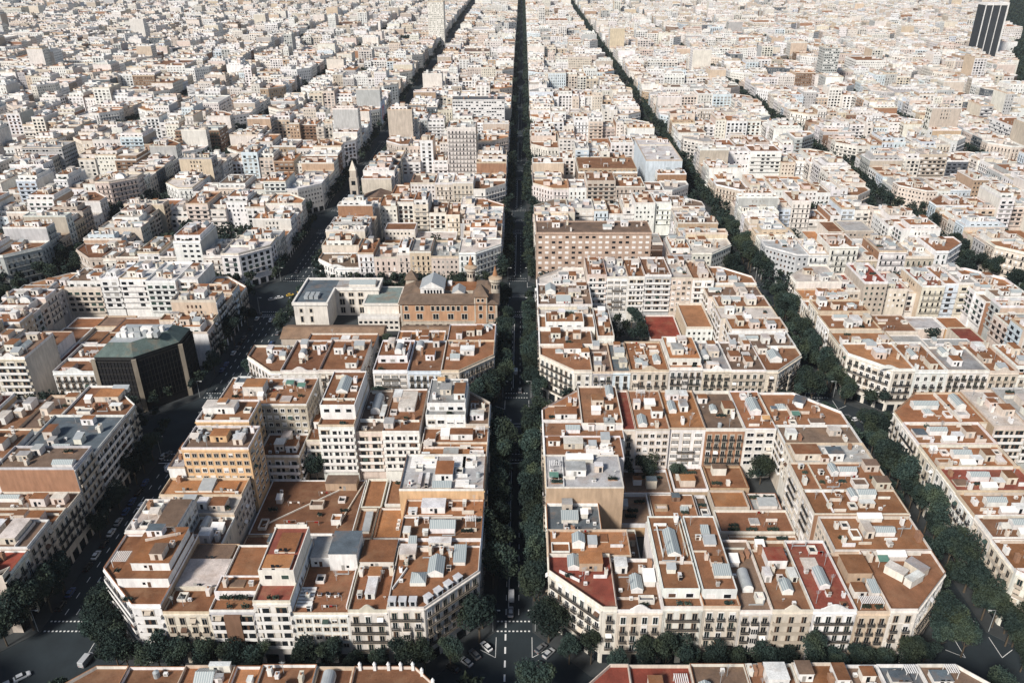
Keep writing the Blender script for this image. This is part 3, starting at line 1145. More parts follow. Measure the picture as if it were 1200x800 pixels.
def col_x(i):
    if i >= 0:
        return 7.5 + PITCH_M * i, 120.5 + PITCH_M * i
    if i == -1:
        return -119.0, -12.5
    return -259.0 + PITCH_M * (i + 2), -146.0 + PITCH_M * (i + 2)


def row_y(k):
    return ROW0 + PITCH_M * (k - 1), ROW0 + PITCH_M * (k - 1) + 113


def split(a, b, r, lo=9, hi=17):
    L = b - a
    n = max(1, round(L / r.uniform(lo + 1, hi - 1)))
    ws = [r.uniform(.6, 1.5) for _ in range(n)]
    t = sum(ws)
    xs = [a]
    for w_ in ws:
        xs.append(xs[-1] + w_ / t * L)
    return xs


RESERVED = []                   # rectangles kept free for hand-built things


def clash(x0, x1, y0, y1):
    for a, b, c, d in RESERVED:
        if x0 < b - .5 and x1 > a + .5 and y0 < d - .5 and y1 > c + .5:
            return True
    return False


def rand_style(r):
    return r.choices(['balcony', 'long', 'plain', 'gallery', 'modern', 'loggia'], [60, 14, 13, 5, 4, 4])[0]


def plot(r, x0, x1, y0, y1, blk, side, roofs, edges, cut=None, tall=.12, h0=20.0, style=None, **kw):
    if clash(x0, x1, y0, y1):
        return
    z = h0 + r.gauss(0, 1.6 if y0 < 500 else 2.6)
    q = r.random()
    if q < .015 and y0 > 560 and not cut:
        z += r.uniform(12, 24)
    elif q < tall:
        z += r.uniform(4, 9)
    elif q > .93:
        z -= r.uniform(3, 6)
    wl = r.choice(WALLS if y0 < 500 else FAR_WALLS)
    st = style or rand_style(r)
    if z > 25 and not style:
        st = r.choice(['modern', 'loggia', 'plain', 'balcony', 'plain', 'long'])
    pent = None
    if r.random() < .30 and not cut:
        pent = (r.uniform(2, 3.5) if side in ('front', 'rear') else 1.5, r.uniform(1, 4), .4, .4, 2.9)
        if side == 'left':
            pent = (.4, .4, 3, 4, 2.9)
        elif side == 'right':
            pent = (.4, .4, 4, 3, 2.9)
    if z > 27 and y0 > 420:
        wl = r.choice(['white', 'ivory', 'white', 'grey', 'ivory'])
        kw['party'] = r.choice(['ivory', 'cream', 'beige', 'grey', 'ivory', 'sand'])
    bld(x0, x1, y0, y1, z, wl, r.choice(roofs), st, r.choice(['gallery', 'loggia', 'plain', 'loggia', 'long']), cut=cut, edges=edges, blk=blk, side=side,
        pent=pent, ped=(r.random() < .25 and side == 'front'), **kw)


def gen_block(i, k, roofs, seed=0, court=True, sides='flrb', tall=.12, depth=25.0, h0=20.0, style=None):
    r = random.Random('blk%d_%d_%d' % (i, k, seed))
    X0, X1 = col_x(i)
    Y0, Y1 = row_y(k)
    blk = (i, k)
    cd = 24.0
    FW = (8, 15) if k < 4 else (8, 18) if k < 7 else (10, 24)
    Fe, Be = {'f': 's', 'k': 'r'}, {'k': 's', 'f': 'r'}
    Le, Re = {'l': 's', 'r': 'r'}, {'r': 's', 'l': 'r'}
    if 'f' in sides:
        a, b = X0 + r.uniform(19, 26), X1 - r.uniform(19, 26)
        plot(r, X0, a, Y0, Y0 + cd, blk, 'front', roofs, {'f': 's', 'l': 's', 'd': 's'}, 'fl', tall * .5, h0, style)
        for p, q in zip(*(lambda s: (s[:-1], s[1:]))(split(a, b, r, *FW))):
            plot(r, p, q, Y0, Y0 + depth + r.uniform(-4, 3), blk, 'front', roofs, Fe, None, tall, h0, style)
        plot(r, b, X1, Y0, Y0 + cd, blk, 'front', roofs, {'f': 's', 'r': 's', 'd': 's'}, 'fr', tall * .5, h0, style)
    if 'b' in sides:
        a, b = X0 + r.uniform(19, 26), X1 - r.uniform(19, 26)
        plot(r, X0, a, Y1 - cd, Y1, blk, 'rear', roofs, {'k': 's', 'l': 's', 'd': 's', 'f': 'b'}, 'bl', tall * .5, h0, style)
        for p, q in zip(*(lambda s: (s[:-1], s[1:]))(split(a, b, r, *FW))):
            plot(r, p, q, Y1 - depth - r.uniform(-4, 3), Y1, blk, 'rear', roofs, Be, None, tall, h0, style)
        plot(r, b, X1, Y1 - cd, Y1, blk, 'rear', roofs, {'k': 's', 'r': 's', 'd': 's', 'f': 'b'}, 'br', tall * .5, h0, style)
    if 'l' in sides:
        for p, q in zip(*(lambda s: (s[:-1], s[1:]))(split(Y0 + cd, Y1 - cd, r, *FW))):
            plot(r, X0, X0 + depth + r.uniform(-4, 1), p, q, blk, 'left', roofs, Le, None, tall, h0, style)
    if 'r' in sides:
        for p, q in zip(*(lambda s: (s[:-1], s[1:]))(split(Y0 + cd, Y1 - cd, r, *FW))):
            plot(r, X1 - depth - r.uniform(-4, 1), X1, p, q, blk, 'right', roofs, Re, None, tall, h0, style)
    q = r.random()
    if court and k >= 3 and q < .10:
        for _ in range(26):                    # planted inner garden
            GARDENS.append((r.uniform(X0 + 30, X1 - 30), r.uniform(Y0 + 31, Y1 - 31)))
        court = False
    elif court and k >= 3 and q < .34:       # one big building fills the court
        a_, b_ = X0 + r.uniform(30, 40), X1 - r.uniform(30, 40)
        plot(r, a_, b_, Y0 + 32, Y1 - r.uniform(32, 45), blk, 'court', roofs + ['slate', 'grey', 'slate', 'white'], {'f': 's', 'l': 'r', 'r': 'r'}, None, .4, h0 + r.uniform(-6, 6), r.choice(['ribbon', 'plain', 'modern', 'hotel']))
        court = False
    if court:
        ax, bx, ay, by = X0 + 30, X1 - 30, Y0 + 31, Y1 - 31
        xs = split(ax, bx, r, 12, 22)
        ys = split(ay, by, r, 12, 22)
        for p, q in zip(xs[:-1], xs[1:]):
            for s, t in zip(ys[:-1], ys[1:]):
                if r.random() < .22:
                    COURT_TREES.append(((p + q) / 2, (s + t) / 2))
                    continue
                if clash(p, q, s, t):
                    continue
                z = r.uniform(4, 7) if r.random() < .8 else r.uniform(9, 14)
                bld(p, q - .6, s, t - .6, z, r.choice(['white', 'cream', 'beige', 'ivory']), r.choice(roofs), 'plain', 'plain', edges={'f': 'r'} if z > 8 else {},
                    blk=blk, side='court', kind='annex', par=r.choice([.4, .6]), name='courtyard_building')


COURT_TREES = []
GARDENS = []
FE, BE = {'f': 's', 'k': 'r'}, {'k': 's', 'f': 'r'}
LE, RE = {'l': 's', 'r': 'r'}, {'r': 's', 'l': 'r'}

# ---------------- near block right of the avenue
K = dict(blk=(0, 1))
bld(7.5, 25.5, 161, 182, 20.0, 'ivory', 'red', 'balcony', cut='fl', edges={'f': 's', 'l': 's', 'd': 's'}, side='front', par=1.4, auto=False,
    items=[('hut', 19.5, 178.2, 6.6, 4.6, 2.9, 'orange', 0, W['tan']), ('sky', 14.6, 178.6, 3.2, 4.6, 1.3), ('part', 10.5, 175.5, 16, 171.6, .9), ('chim', 23.6, 174), ('ant', 17, 174), ('pots', 13, 173.6, 4)], **K)
bld(25.5, 37.8, 161, 181, 19.0, 'cream', 'rust', 'balcony', ped=(29, 34.5, 161), edges=FE, side='front', par=1.2, auto=False,
    items=[('sky', 31.8, 171, 3.2, 5.4, 1.5), ('sheet', 35.6, 173, 3.2, 4.4, 2.0, 'white'), ('hut', 28.2, 178, 3.4, 4, 2.7), ('chim', 36.6, 178.5), ('part', 26, 166, 37, 166, .8), ('ac', 34.8, 178), ('ac', 36.3, 176.2), ('pots', 33, 163.3, 5)], **K)
bld(37.8, 48.6, 161, 196, 20.4, 'ivory', 'terracotta', 'balcony', edges=FE, side='front', par=1.0, pent=(4.0, .4, .3, .3, 3.0), party='white', auto=False,
    items=[('sky', 43.4, 183.5, 3.6, 10.5, .8), ('part', 38.6, 175.3, 48, 175.3, .9), ('part', 40.2, 178, 40.2, 192, .7), ('part', 47.2, 178, 47.2, 192, .7), ('chim', 46.5, 194), ('ant', 40, 177)], **K)
bld(48.6, 58.6, 161, 196, 20.6, 'cream', 'terracotta', 'balcony', edges=FE, side='front', par=1.1, pent=(3.6, .4, .3, .3, 2.9), auto=False, party='ivory',
    items=[('hut', 54.6, 175.2, 3.0, 2.4, 1.6, 'rust'), ('sheet', 55.4, 171.2, 4.6, 3.6, 1.2, 'sky'), ('sheet', 54.6, 184, 3.4, 3.2, .9, 'metal'), ('sheet', 54.2, 188.6, 2.2, 3.0, .8, 'sky'), ('part', 49, 180, 53, 180, .5), ('chim', 52.3, 177)], **K)
bld(58.6, 67.4, 161, 189.4, 19.2, 'ivory', 'brown', 'balcony', edges=FE, side='front', par=.8, auto=False,
    items=[('vault', 62.6, 172, 2.9, 7.2, 1.4), ('sheet', 61.3, 180, 2.4, 3.0, 1.8, 'white'), ('chim', 65.8, 183), ('part', 59.2, 186, 66, 186, .6)], **K)
bld(67.4, 78.4, 161, 188.8, 19.2, 'cream', 'rust', 'long', ped=True, edges=FE, side='front', par=1.0, auto=False,
    items=[('hut', 73.2, 180.6, 5.6, 5.6, 3.0, 'red'), ('sky', 73.4, 169.6, 2.9, 4.2, 1.6), ('hut', 69.2, 174, 2.0, 3.4, 2.6, 'white'), ('hut', 76.4, 174.4, 2.2, 4, 1.8, 'white'), ('chim', 70, 184.5), ('part', 68, 185, 78, 185, .8), ('ac', 77, 183), ('pots', 75.5, 184, 4)], **K)
bld(78.4, 90.2, 161, 188.8, 19.3, 'white', 'red', 'long', ped=(80.5, 88.0, 161), edges=FE, side='front', par=1.0, auto=False,
    items=[('sky', 84.2, 172.8, 2.8, 7.0, 1.7), ('ant', 80, 186)], **K)
bld(90.2, 99.2, 161, 184, 18.6, 'sand', 'terracotta', 'balcony', edges=FE, side='front', par=1.1, auto=False, party='brick',
    items=[('hut', 95.0, 176.5, 6.8, 7.6, 3.6, 'rust', 0, W['tan']), ('hut', 93.2, 168.6, 3.4, 3.6, 2.4, 'rust', 0, W['ivory']), ('sheet', 97.3, 168.8, 2.2, 4.4, 2.4, 'sky'), ('perg', 95, 164, 6.0, 2.4), ('pots', 93.5, 163, 5), ('pots', 97, 163, 4)], **K)
bld(99.2, 120.5, 161, 184, 19.6, 'ivory', 'terracotta', 'balcony', cut='fr', edges={'f': 's', 'r': 's', 'd': 's'}, side='front', par=1.1, auto=False,
    items=[('hut', 106.2, 175.0, 3.2, 5.4, 2.5, 'pale', .75), ('hut', 109.9, 171.8, 5.6, 2.2, 2.5, 'white', .55), ('hut', 112.6, 176.4, 3.4, 5.6, 2.5, 'grey', .6), ('chim', 101, 181), ('part', 100, 183, 117, 183, 1.1), ('sheet', 107.5, 181.4, 8.2, 1.7, 1.7, 'white')], **K)
# right-hand side, from the front back
bld(92, 120.5, 184, 199.4, 20.0, 'cream', 'terracotta', 'balcony', 'plain', edges=RE, side='right', par=.8, auto=False, party='tan',
    items=[('sky', 109.6, 192.2, 5.8, 2.8, 1.7), ('hut', 104.4, 192.4, 2.6, 5.2, 2.6, 'pale'), ('sheet', 107.5, 198.2, 7.4, 1.6, 1.6, 'white'), ('part', 111.5, 198.9, 120, 198.9, 1.0), ('chim', 96, 188)], **K)
bld(90.8, 120.5, 199.4, 211.4, 21.2, 'ivory', 'terracotta', 'balcony', 'gallery', edges=RE, side='right', par=.7, auto=False, party='brick',
    items=[('sky', 110, 208.6, 5.6, 2.8, 2.0), ('sky', 105.6, 208.2, 2.2, 4.0, 1.8), ('hut', 108.5, 203.8, 4.6, 2.0, 1.7, 'white'), ('part', 97, 200, 97, 211, .7), ('part', 91.4, 210.9, 104, 210.9, .9)], **K)
bld(90.8, 120.5, 211.4, 226.5, 21.2, 'ivory', 'terracotta', 'balcony', 'gallery', edges=RE, side='right', par=.7, auto=False,
    items=[('sky', 108.4, 220.8, 5.6, 2.8, 2.0), ('sky', 104, 221.6, 2.2, 4.6, 1.8), ('hut', 117.2, 214.2, 4.6, 3.6, 2.6, 'brown'), ('hut', 117.2, 223.6, 4.6, 3.6, 2.6, 'brown'), ('part', 97, 212, 97, 226, .7), ('ac', 101, 218), ('ac', 101, 216), ('dish', 103, 215)], **K)
bld(93, 120.5, 226.5, 238.5, 20.8, 'ivory', 'grey', 'balcony', 'plain', edges=RE, side='right', par=1.0, auto=False,
    items=[('hut', 107.4, 230.6, 5.4, 4.2, 3.0, 'slate', 0, W['white']), ('hut', 98, 232, 9, 6, 2.6, 'rust', 0, W['cream']), ('hut', 103.4, 228.2, 2.4, 2.2, 2.2, 'rust'), ('chim', 115, 236)], **K)
bld(93, 120.5, 238.5, 250.4, 20.6, 'cream', 'brown', 'balcony', 'loggia', edges=RE, side='right', par=1.0, **K)
# rear row, its backs face the courtyard
bld(7.5, 21.5, 252, 274, 22.0, 'white', 'terracotta', 'balcony', 'plain', cut='bl', edges={'k': 's', 'l': 's', 'd': 's'}, side='rear', par=.8, party='white', auto=False,
    items=[('hut', 16, 256, 8, 5.5, 2.2, 'terracotta', 0, W['white']), ('chim', 18, 265), ('chim', 20, 265), ('pots', 11, 254, 5), ('part', 9, 262, 20, 262, .7)], **K)
bld(21.5, 36.4, 247, 274, 23.6, 'white', 'rust', 'balcony', 'plain', edges=BE | {'f': 'b'}, side='rear', par=.8, party='white', auto=True, **K)
bld(36.4, 41.0, 246, 274, 21.6, 'pink', 'red', 'balcony', 'balcony', edges=BE, side='rear', par=.8, auto=True, **K)
bld(41.0, 53.4, 246, 274, 21.8, 'ivory', 'terracotta', 'balcony', 'hotel', edges=BE, side='rear', par=.7, auto=True, **K)
bld(53.4, 66.6, 247, 274, 21.5, 'white', 'orange', 'balcony', 'gallery', edges=BE, side='rear', par=1.0, auto=True, **K)
bld(66.6, 81.0, 247, 274, 20.8, 'brick', 'brown', 'balcony', 'balcony', edges=BE, side='rear', par=1.4, auto=True, **K)
bld(81.0, 92.4, 247, 274, 21.6, 'ivory', 'terracotta', 'balcony', 'modern', edges=BE, side='rear', par=.5, auto=False,
    items=[('sky', 87.2, 261, 4, 8.6, 2.0), ('part', 92, 252, 92, 272, .9)], **K)
bld(92.4, 120.5, 250.4, 274, 20.4, 'cream', 'terracotta', 'balcony', 'plain', cut='br', edges={'k': 's', 'r': 's', 'd': 's', 'f': 'r'}, side='rear', par=1.0, auto=False,
    items=[('hut', 106.6, 266.8, 4.0, 5.6, 2.2, 'slate', -.5), ('pyr', 99, 264, 3.8, 3.8, .7), ('hut', 102, 261, 2.6, 5, 2, 'rust'), ('chim', 110.5, 261), ('chim', 95, 258), ('ant', 112, 263)], **K)
# avenue side
bld(7.5, 31.8, 182, 193.6, 19.6, 'sand', 'orange', 'balcony', 'plain', edges={'l': 's', 'r': 'r'}, side='left', par=.9, auto=False, party='white',
    items=[('sky', 16.6, 187.8, 3.6, 3.8, 2.3), ('sheet', 20.8, 187.8, 2.6, 3, 1.4), ('chim', 9.5, 191)], **K)
bld(7.5, 24.4, 193.6, 208.4, 17.6, 'ivory', 'slate', 'balcony', 'plain', edges=LE, side='left', par=1.3, auto=False,
    items=[('sheet', 14.8, 201.6, 5.2, 3.6, 1.5, 'sky'), ('hut', 14.2, 206.3, 3.2, 3.0, 3.4, 'grey', 0, W['beige']), ('chim', 13.6, 195), ('chim', 15.4, 195), ('dish', 11, 199), ('ac', 22.5, 199)], **K)
bld(7.5, 32.4, 208.4, 226.4, 24.6, 'sand', 'grey', 'balcony', 'plain', edges={'l': 's', 'r': 'r', 'f': 'b'}, side='left', par=.5, auto=False, party='tan',
    items=[('hut', 17.4, 217.2, 6.4, 5.0, 2.4, 'grey', 0, W['white']), ('hut', 25.0, 218, 2.6, 2.4, 2.4, 'white'), ('pots', 11, 211, 8), ('pots', 11, 213.6, 8), ('perg', 10.6, 219, 3.4, 2.4), ('part', 13.2, 209, 13.2, 225, .8), ('sheet', 19, 223.2, 9, 2.2, 1.6, 'white')], **K)
bld(7.5, 34.6, 226.4, 240.0, 23.0, 'white', 'terracotta', 'balcony', 'plain', edges={'l': 's', 'r': 'r'}, side='left', par=.7, auto=False, party='white',
    items=[('solar', 29, 229, 5), ('solar', 24, 229, 5), ('hut', 17.6, 234.6, 6.6, 4, 2.2, 'pale'), ('hut', 11, 236, 4, 3, 2.0, 'rust'), ('sheet', 29, 237.4, 3, 3.4, 2.0)], **K)
bld(7.5, 36.4, 240.0, 252.0, 21.4, 'white', 'rust', 'balcony', 'plain', edges={'l': 's', 'f': 'b', 'r': 'r'}, side='left', par=.6, auto=True, party='white', **K)
# courtyard
A = dict(kind='annex', side='court', name='courtyard_building')
bld(44.6, 60, 211.5, 230, 5.2, 'cream', 'terracotta', par=.5, items=[('hut', 53.6, 227.6, 2.8, 2.6, 1.8, 'slate', 0, W['brown']), ('sheet', 55.6, 221.5, 2.6, 1.4, .4, 'sky')], **A, **K)
bld(32.0, 44, 214, 231, 4.0, 'beige', 'brown', par=1.5, items=[('pots', 37, 219, 16), ('pots', 38, 222, 16), ('pots', 41, 227, 12), ('sheet', 35, 225, 3, 3, 1.6)], **A, **K)
bld(65.4, 90.2, 209.0, 220.2, 5.6, 'cream', 'rust', par=.9, items=[('pots', 70, 210.4, 9), ('pots', 76, 210.4, 9), ('pots', 83, 210.4, 9), ('dish', 78, 213)], **A, **K)
bld(65.8, 78.4, 222.0, 231.6, 5.4, 'beige', 'orange', par=.8, **A, **K)
bld(79.4, 90.0, 222.0, 231.6, 3.6, 'beige', 'grey', par=1.4, items=[('sheet', 85.5, 226, 6.4, 3.6, 1.6), ('pots', 82, 230, 10), ('pots', 87, 230, 10)], **A, **K)
bld(60.8, 64.8, 197.0, 231, 3.2, 'white', 'brown', par=1.3, items=[('pots', 62.8, 226, 6), ('sheet', 62.6, 216, 2, 5, 2)], **A, **K)
bld(54, 66.4, 232.4, 246.6, 4.8, 'white', 'rust', par=1.2, items=[('hut', 59.4, 237, 5.2, 3.6, 2.8, 'orange'), ('chim', 56.4, 240), ('pots', 62, 243, 8)], **A, **K)
bld(36.6, 53.4, 231.4, 245.6, 4.0, 'beige', 'brown', par=1.4, items=[('hut', 46.4, 236.6, 3.6, 2.8, 3.4, 'slate'), ('hut', 41.6, 238.4, 3, 2.4, 2.4, 'rust'), ('pots', 43, 241, 14), ('pots', 49, 241, 14)], **A, **K)
bld(67, 81, 233, 246.6, 5.2, 'tan', 'rust', par=.9, items=[('hut', 72, 243, 5, 3, 3, 'brown'), ('chim', 74, 236), ('pots', 70, 236, 8)], **A, **K)
bld(32.2, 37.4, 182.2, 211, 5.0, 'white', 'brown', par=.8, items=[('sheet', 34.5, 188, 3, 4, 1.4), ('hut', 34.8, 205, 3.6, 3, 2.6, 'rust')], **A, **K)
bld(67.6, 90.0, 190, 208, 5.0, 'white', 'terracotta', par=.9, items=[('hut', 73, 199, 6, 5, 2.2, 'rust'), ('sheet', 82, 200, 5, 5, 1.6), ('pots', 78, 206.6, 10), ('pots', 85, 206.6, 10)], **A, **K)
COURT_TREES += [(84, 239), (88, 243), (46, 243), (57, 244), (39, 243)]

# ---------------- near block left of the avenue
K = dict(blk=(-1, 1))
bld(-36.6, -12.5, 161, 185.4, 20.6, 'ivory', 'terracotta', 'balcony', cut='fr', edges={'f': 's', 'r': 's', 'd': 's'}, side='front', par=.6, auto=False,
    items=[('pyr', -29.2, 171.6, 4.4, 4.4, 1.2), ('sky', -24.6, 176.2, 4.4, 6.6, 1.4), ('sheet', -18.2, 180.8, 3.4, 6.4, 1.4, 'sky'), ('chim', -34.6, 175), ('chim', -33.4, 178.6), ('part', -36, 168, -33, 176, .8), ('ant', -21.6, 182), ('ac', -34, 171), ('hut', -33.4, 182.2, 4.6, 4.4, 2.0, 'pale'), ('chim', -27, 183)] + [('dormer', x, 162.4, 0) for x in (-35.2, -32.4, -29.6)] + [('dormer', -25.6 + 2.5 * j, 163.5 + 2.5 * j, PI / 4) for j in range(4)], **K)
bld(-47.2, -36.6, 161, 188, 19.2, 'ivory', 'rust', 'long', ped=True, edges=FE, side='front', par=1.0, auto=False,
    items=[('hut', -41.9, 174.4, 3.4, 3.6, 2.2, 'orange'), ('hut', -42, 169.2, 2.6, 6.6, 1.9, 'white'), ('hut', -42, 182.6, 9.6, 9.4, 2.4, 'rust', 0, W['ivory']), ('dish', -45, 167), ('dish', -38, 166), ('chim', -46, 175.6), ('chim', -37.4, 175.6), ('ant', -39.6, 174)], **K)
bld(-62.2, -47.2, 161, 190, 18.4, 'white', 'rust', 'hotel', edges=FE, side='front', par=.9, auto=False,
    items=[('hut', -51.6, 183, 8.0, 10, 6.0, 'slate', 0, W['white']), ('hut', -58.6, 184, 5.6, 9, 3.4, 'grey', 0, W['white']), ('solar', -60, 164, 6), ('hut', -54, 168, 1, .8, .6, 'white'), ('hut', -51.6, 168, 1, .8, .6, 'white'), ('hut', -56.4, 168, 1, .8, .6, 'white'), ('part', -48, 163, -48, 178, 1.0)], **K)
bld(-72.4, -62.2, 161, 186, 22.6, 'ivory', 'red', 'loggia', edges=FE, side='front', par=.9, pent=(6.5, .3, .3, .2, 5.0), party='bluish', auto=False,
    items=[('hut', -67.4, 170.8, 7.4, 5.2, .7, 'orange', 0, W['ivory']), ('hut', -66.6, 178.8, 5.4, 8, .5, 'terracotta', 0, W['cream']), ('ac', -69, 175), ('part', -72, 185.5, -63, 185.5, 1.4)], **K)
bld(-84.6, -72.4, 161, 187, 19.4, 'grey', 'terracotta', 'loggia', edges=FE, side='front', par=.7, pent=(4.4, 15.4, .3, .3, 2.6), auto=False, party='ivory',
    items=[('pots', -80, 163, 8), ('pots', -76, 163, 8), ('lift', -19.4, [('panel', -80.6, -76.2, 161, 4, 18.6, (.20, .115, .075))])], **K)
bld(-97.2, -84.6, 161, 188, 18.8, 'cream', 'rust', 'balcony', edges=FE, side='front', par=.9, auto=False,
    items=[('hut', -91, 175.8, 12, 10.8, .9, 'pale', 0, W['ivory']), ('hut', -91.6, 184.6, 11.4, 6, .7, 'brown', 0, W['ivory']), ('part', -97, 169.6, -85.2, 169.6, 1.4)], **K)
bld(-119, -97.2, 161, 189.4, 21.4, 'white', 'rust', 'loggia', cut='fl', edges={'f': 's', 'l': 's', 'd': 's'}, side='front', par=.9, auto=False, party='tan',
    items=[('hut', -104.6, 177.6, 14.2, 19, 3.2, 'rust', 0, W['white']), ('lift', 3.2, [('hut', -103.2, 178.6, 10.6, 15, 2.6, 'terracotta', 0, W['white'])]), ('lift', 5.9, [('part', -108, 180, -99, 183, .8), ('hut', -101.6, 174.4, 3.4, 4.4, 2.2, 'brown'), ('hut', -106, 183.4, 4.4, 3.0, 2.2, 'slate'), ('ant', -100, 182), ('chim', -99.4, 178)]), ('pots', -107, 163, 5), ('pots', -114, 174, 6), ('perg', -114.6, 178, 4.4, 4)], **K)
bld(-119, -103.4, 189.4, 204.4, 22.6, 'white', 'pale', 'balcony', 'plain', edges=LE, side='left', par=.9, party='white', auto=False,
    items=[('hut', -107, 196.6, 6.6, 13, 1.7, 'brown', 0, W['white']), ('chim', -116, 201), ('chim', -117, 192)], **K)
bld(-119, -92, 204.4, 212.6, 17.2, 'cream', 'grey', 'balcony', 'plain', edges=LE, side='left', par=.7, auto=False,
    items=[('sheet', -108, 209, 4, 5, 1.8, 'metal'), ('hut', -98, 208.4, 5, 4.4, 2.2, 'rust'), ('hut', -103, 208.6, 3, 3, 2.6, 'white'), ('part', -118, 208, -110, 208, 1), ('pots', -95, 207, 4), ('chim', -113, 210)], **K)
bld(-119, -92, 212.6, 221.8, 18.0, 'ivory', 'orange', 'balcony', 'plain', edges=LE, side='left', par=.9, auto=False,
    items=[('hut', -111, 217.4, 7.4, 5, .6, 'orange'), ('hut', -98.4, 217.4, 7, 5, .6, 'orange'), ('sheet', -104.8, 217.6, 4.4, 5.4, 1.0, 'metal'), ('ac', -94, 214), ('chim', -115, 220)], **K)
bld(-103.4, -92, 189.4, 204.4, 15.4, 'beige', 'brown', 'plain', 'plain', edges={}, side='left', par=1.0, auto=True, **K)
# ochre tower pair and the grey slab behind it
bld(-113.4, -91.0, 222.6, 236, 29.6, 'orange', 'brown', 'plain', 'modern', edges={'f': 's', 'l': 's', 'r': 'r'}, side='left', par=.9, auto=False, party='orange',
    items=[('hut', -102.4, 229.4, 5.6, 4.6, 2.4, 'orange', 0, W['orange']), ('tank', -109.6, 228), ('tank', -109.6, 230.4), ('tank', -107.2, 228), ('tank', -107.2, 230.4), ('tank', -97.4, 229), ('tank', -97.2, 231.2), ('tank', -95.2, 230.4), ('tank', -95.0, 232.6), ('hut', -95.4, 227.4, 3.2, 4, 2.2, 'white')],
    label='ochre orange tower block with rooftop water tanks, near block left of avenue', **K)
bld(-119, -113.4, 222, 242, 22.4, 'ivory', 'grey', 'balcony', 'plain', edges={'l': 's', 'f': 'b'}, side='left', par=.8, auto=True, **K)
bld(-114, -95.4, 238, 252, 30.6, 'orange', 'terracotta', 'plain', 'modern', edges={'f': 's', 'l': 's', 'r': 'r'}, side='left', par=.8, party='bluish', auto=False,
    items=[('hut', -107.6, 246, 11, 5.4, 2.6, 'pale', 0, W['white']), ('hut', -107, 247, 3, 3, 3.4, 'orange', 0, W['white'])],
    label='orange fronted block with pale blue side wall behind the ochre tower', **K)
bld(-113, -79.5, 254, 274, 27.6, 'beige', 'terracotta', 'plain', 'plain', edges={'f': 's', 'k': 's', 'r': 'r', 'l': 's'}, side='rear', par=.6, party='beige', auto=False,
    items=[('hut', -101, 264, 7.6, 6.4, 3.8, 'orange', 0, W['ivory']), ('hut', -88, 270, 8, 2.4, 1.4, 'white'), ('chim', -108, 262)],
    label='tall beige slab with square hut on roof, rear corner of near left block', **K)
bld(-94.8, -80, 239, 253.4, 15.0, 'sand', 'rust', 'plain', 'loggia', edges={'f': 'r', 'r': 'r'}, side='rear', par=.9, auto=True, **K)
bld(-79.4, -73.4, 247, 274, 16.4, 'cream', 'rust', 'balcony', 'loggia', edges=BE, side='rear', par=.8, auto=True, **K)
# rear row
bld(-73.2, -60.2, 243, 274, 25.4, 'white', 'rust', 'balcony', 'loggia', edges={'f': 'r', 'k': 's', 'r': 'b'}, side='rear', par=.9, pent=(5, 1, .2, .2, 5.6), party='ivory', auto=False,
    items=[('sky', -66.8, 262, 4.2, 10, .8), ('part', -72.6, 252, -61, 252, .9)], label='tall white block with stepped terraces, rear row of near left block', **K)
bld(-60.2, -50.6, 244.6, 274, 21.6, 'pink', 'brown', 'balcony', 'loggia', edges=BE, side='rear', par=.9, auto=False,
    items=[('vault', -55.2, 263, 3.6, 11, 1.4), ('hut', -52, 257, 1.6, 8, 2, 'white'), ('part', -60, 252, -51, 252, 1.4)], **K)
bld(-50.6, -37.2, 244, 274, 22.4, 'white', 'rust', 'balcony', 'loggia', edges=BE, side='rear', par=.7, auto=False,
    items=[('hut', -43.6, 264, 6, 12, 1.8, 'pale'), ('hut', -48, 268, 3, 6, 2, 'white'), ('part', -50, 251, -38, 251, .8), ('chim', -40, 252), ('hut', -48.6, 248.4, 3.4, 4, 2.2, 'grey')], **K)
bld(-35.6, -21, 251, 274, 24.6, 'white', 'grey', 'balcony', 'modern', edges=BE, side='rear', par=.9, auto=False, pent=(4, 1, .2, .2, 3),
    items=[('hut', -23.6, 262, 4, 8, 2.6, 'rust'), ('hut', -29, 264, 4, 5, 2.2, 'grey'), ('chim', -33, 259)], **K)
bld(-21, -12.5, 250, 274, 21.0, 'ivory', 'brown', 'balcony', 'plain', cut='br', c=8.4, edges={'k': 's', 'r': 's', 'd': 's'}, side='rear', par=1.1, auto=False,
    items=[('hut', -17, 256, 5, 3.6, 2.2, 'white'), ('part', -20, 261, -14, 261, 1), ('chim', -15, 263)], **K)
# avenue side
bld(-37.4, -12.5, 185.4, 189.6, 19.2, 'white', 'orange', 'balcony', 'plain', edges=RE, side='right', par=1.0, auto=False,
    items=[('hut', -24.6, 187.4, 6.6, 2.6, 2.4, 'white')], **K)
bld(-37.4, -12.5, 189.6, 200, 19.6, 'white', 'rust', 'balcony', 'plain', edges=RE, side='right', par=.8, auto=False,
    items=[('sky', -24.4, 195, 7.6, 4.6, 1.9), ('perg', -16, 197, 3, 2.4), ('pots', -17, 193, 7), ('pots', -14.6, 198, 7), ('part', -29.4, 199, -19, 199, 1.0), ('hut', -35, 191.6, 2, 3, 2.4, 'white')], **K)
bld(-37.4, -12.5, 200, 208.6, 19.4, 'cream', 'terracotta', 'balcony', 'plain', edges=RE, side='right', par=.8, auto=False,
    items=[('hut', -28.2, 204.6, 7.4, 4.6, 2.4, 'white'), ('hut', -34.6, 202.4, 2.6, 2.4, 1.4, 'white'), ('part', -37, 201, -22, 201, .5)], **K)
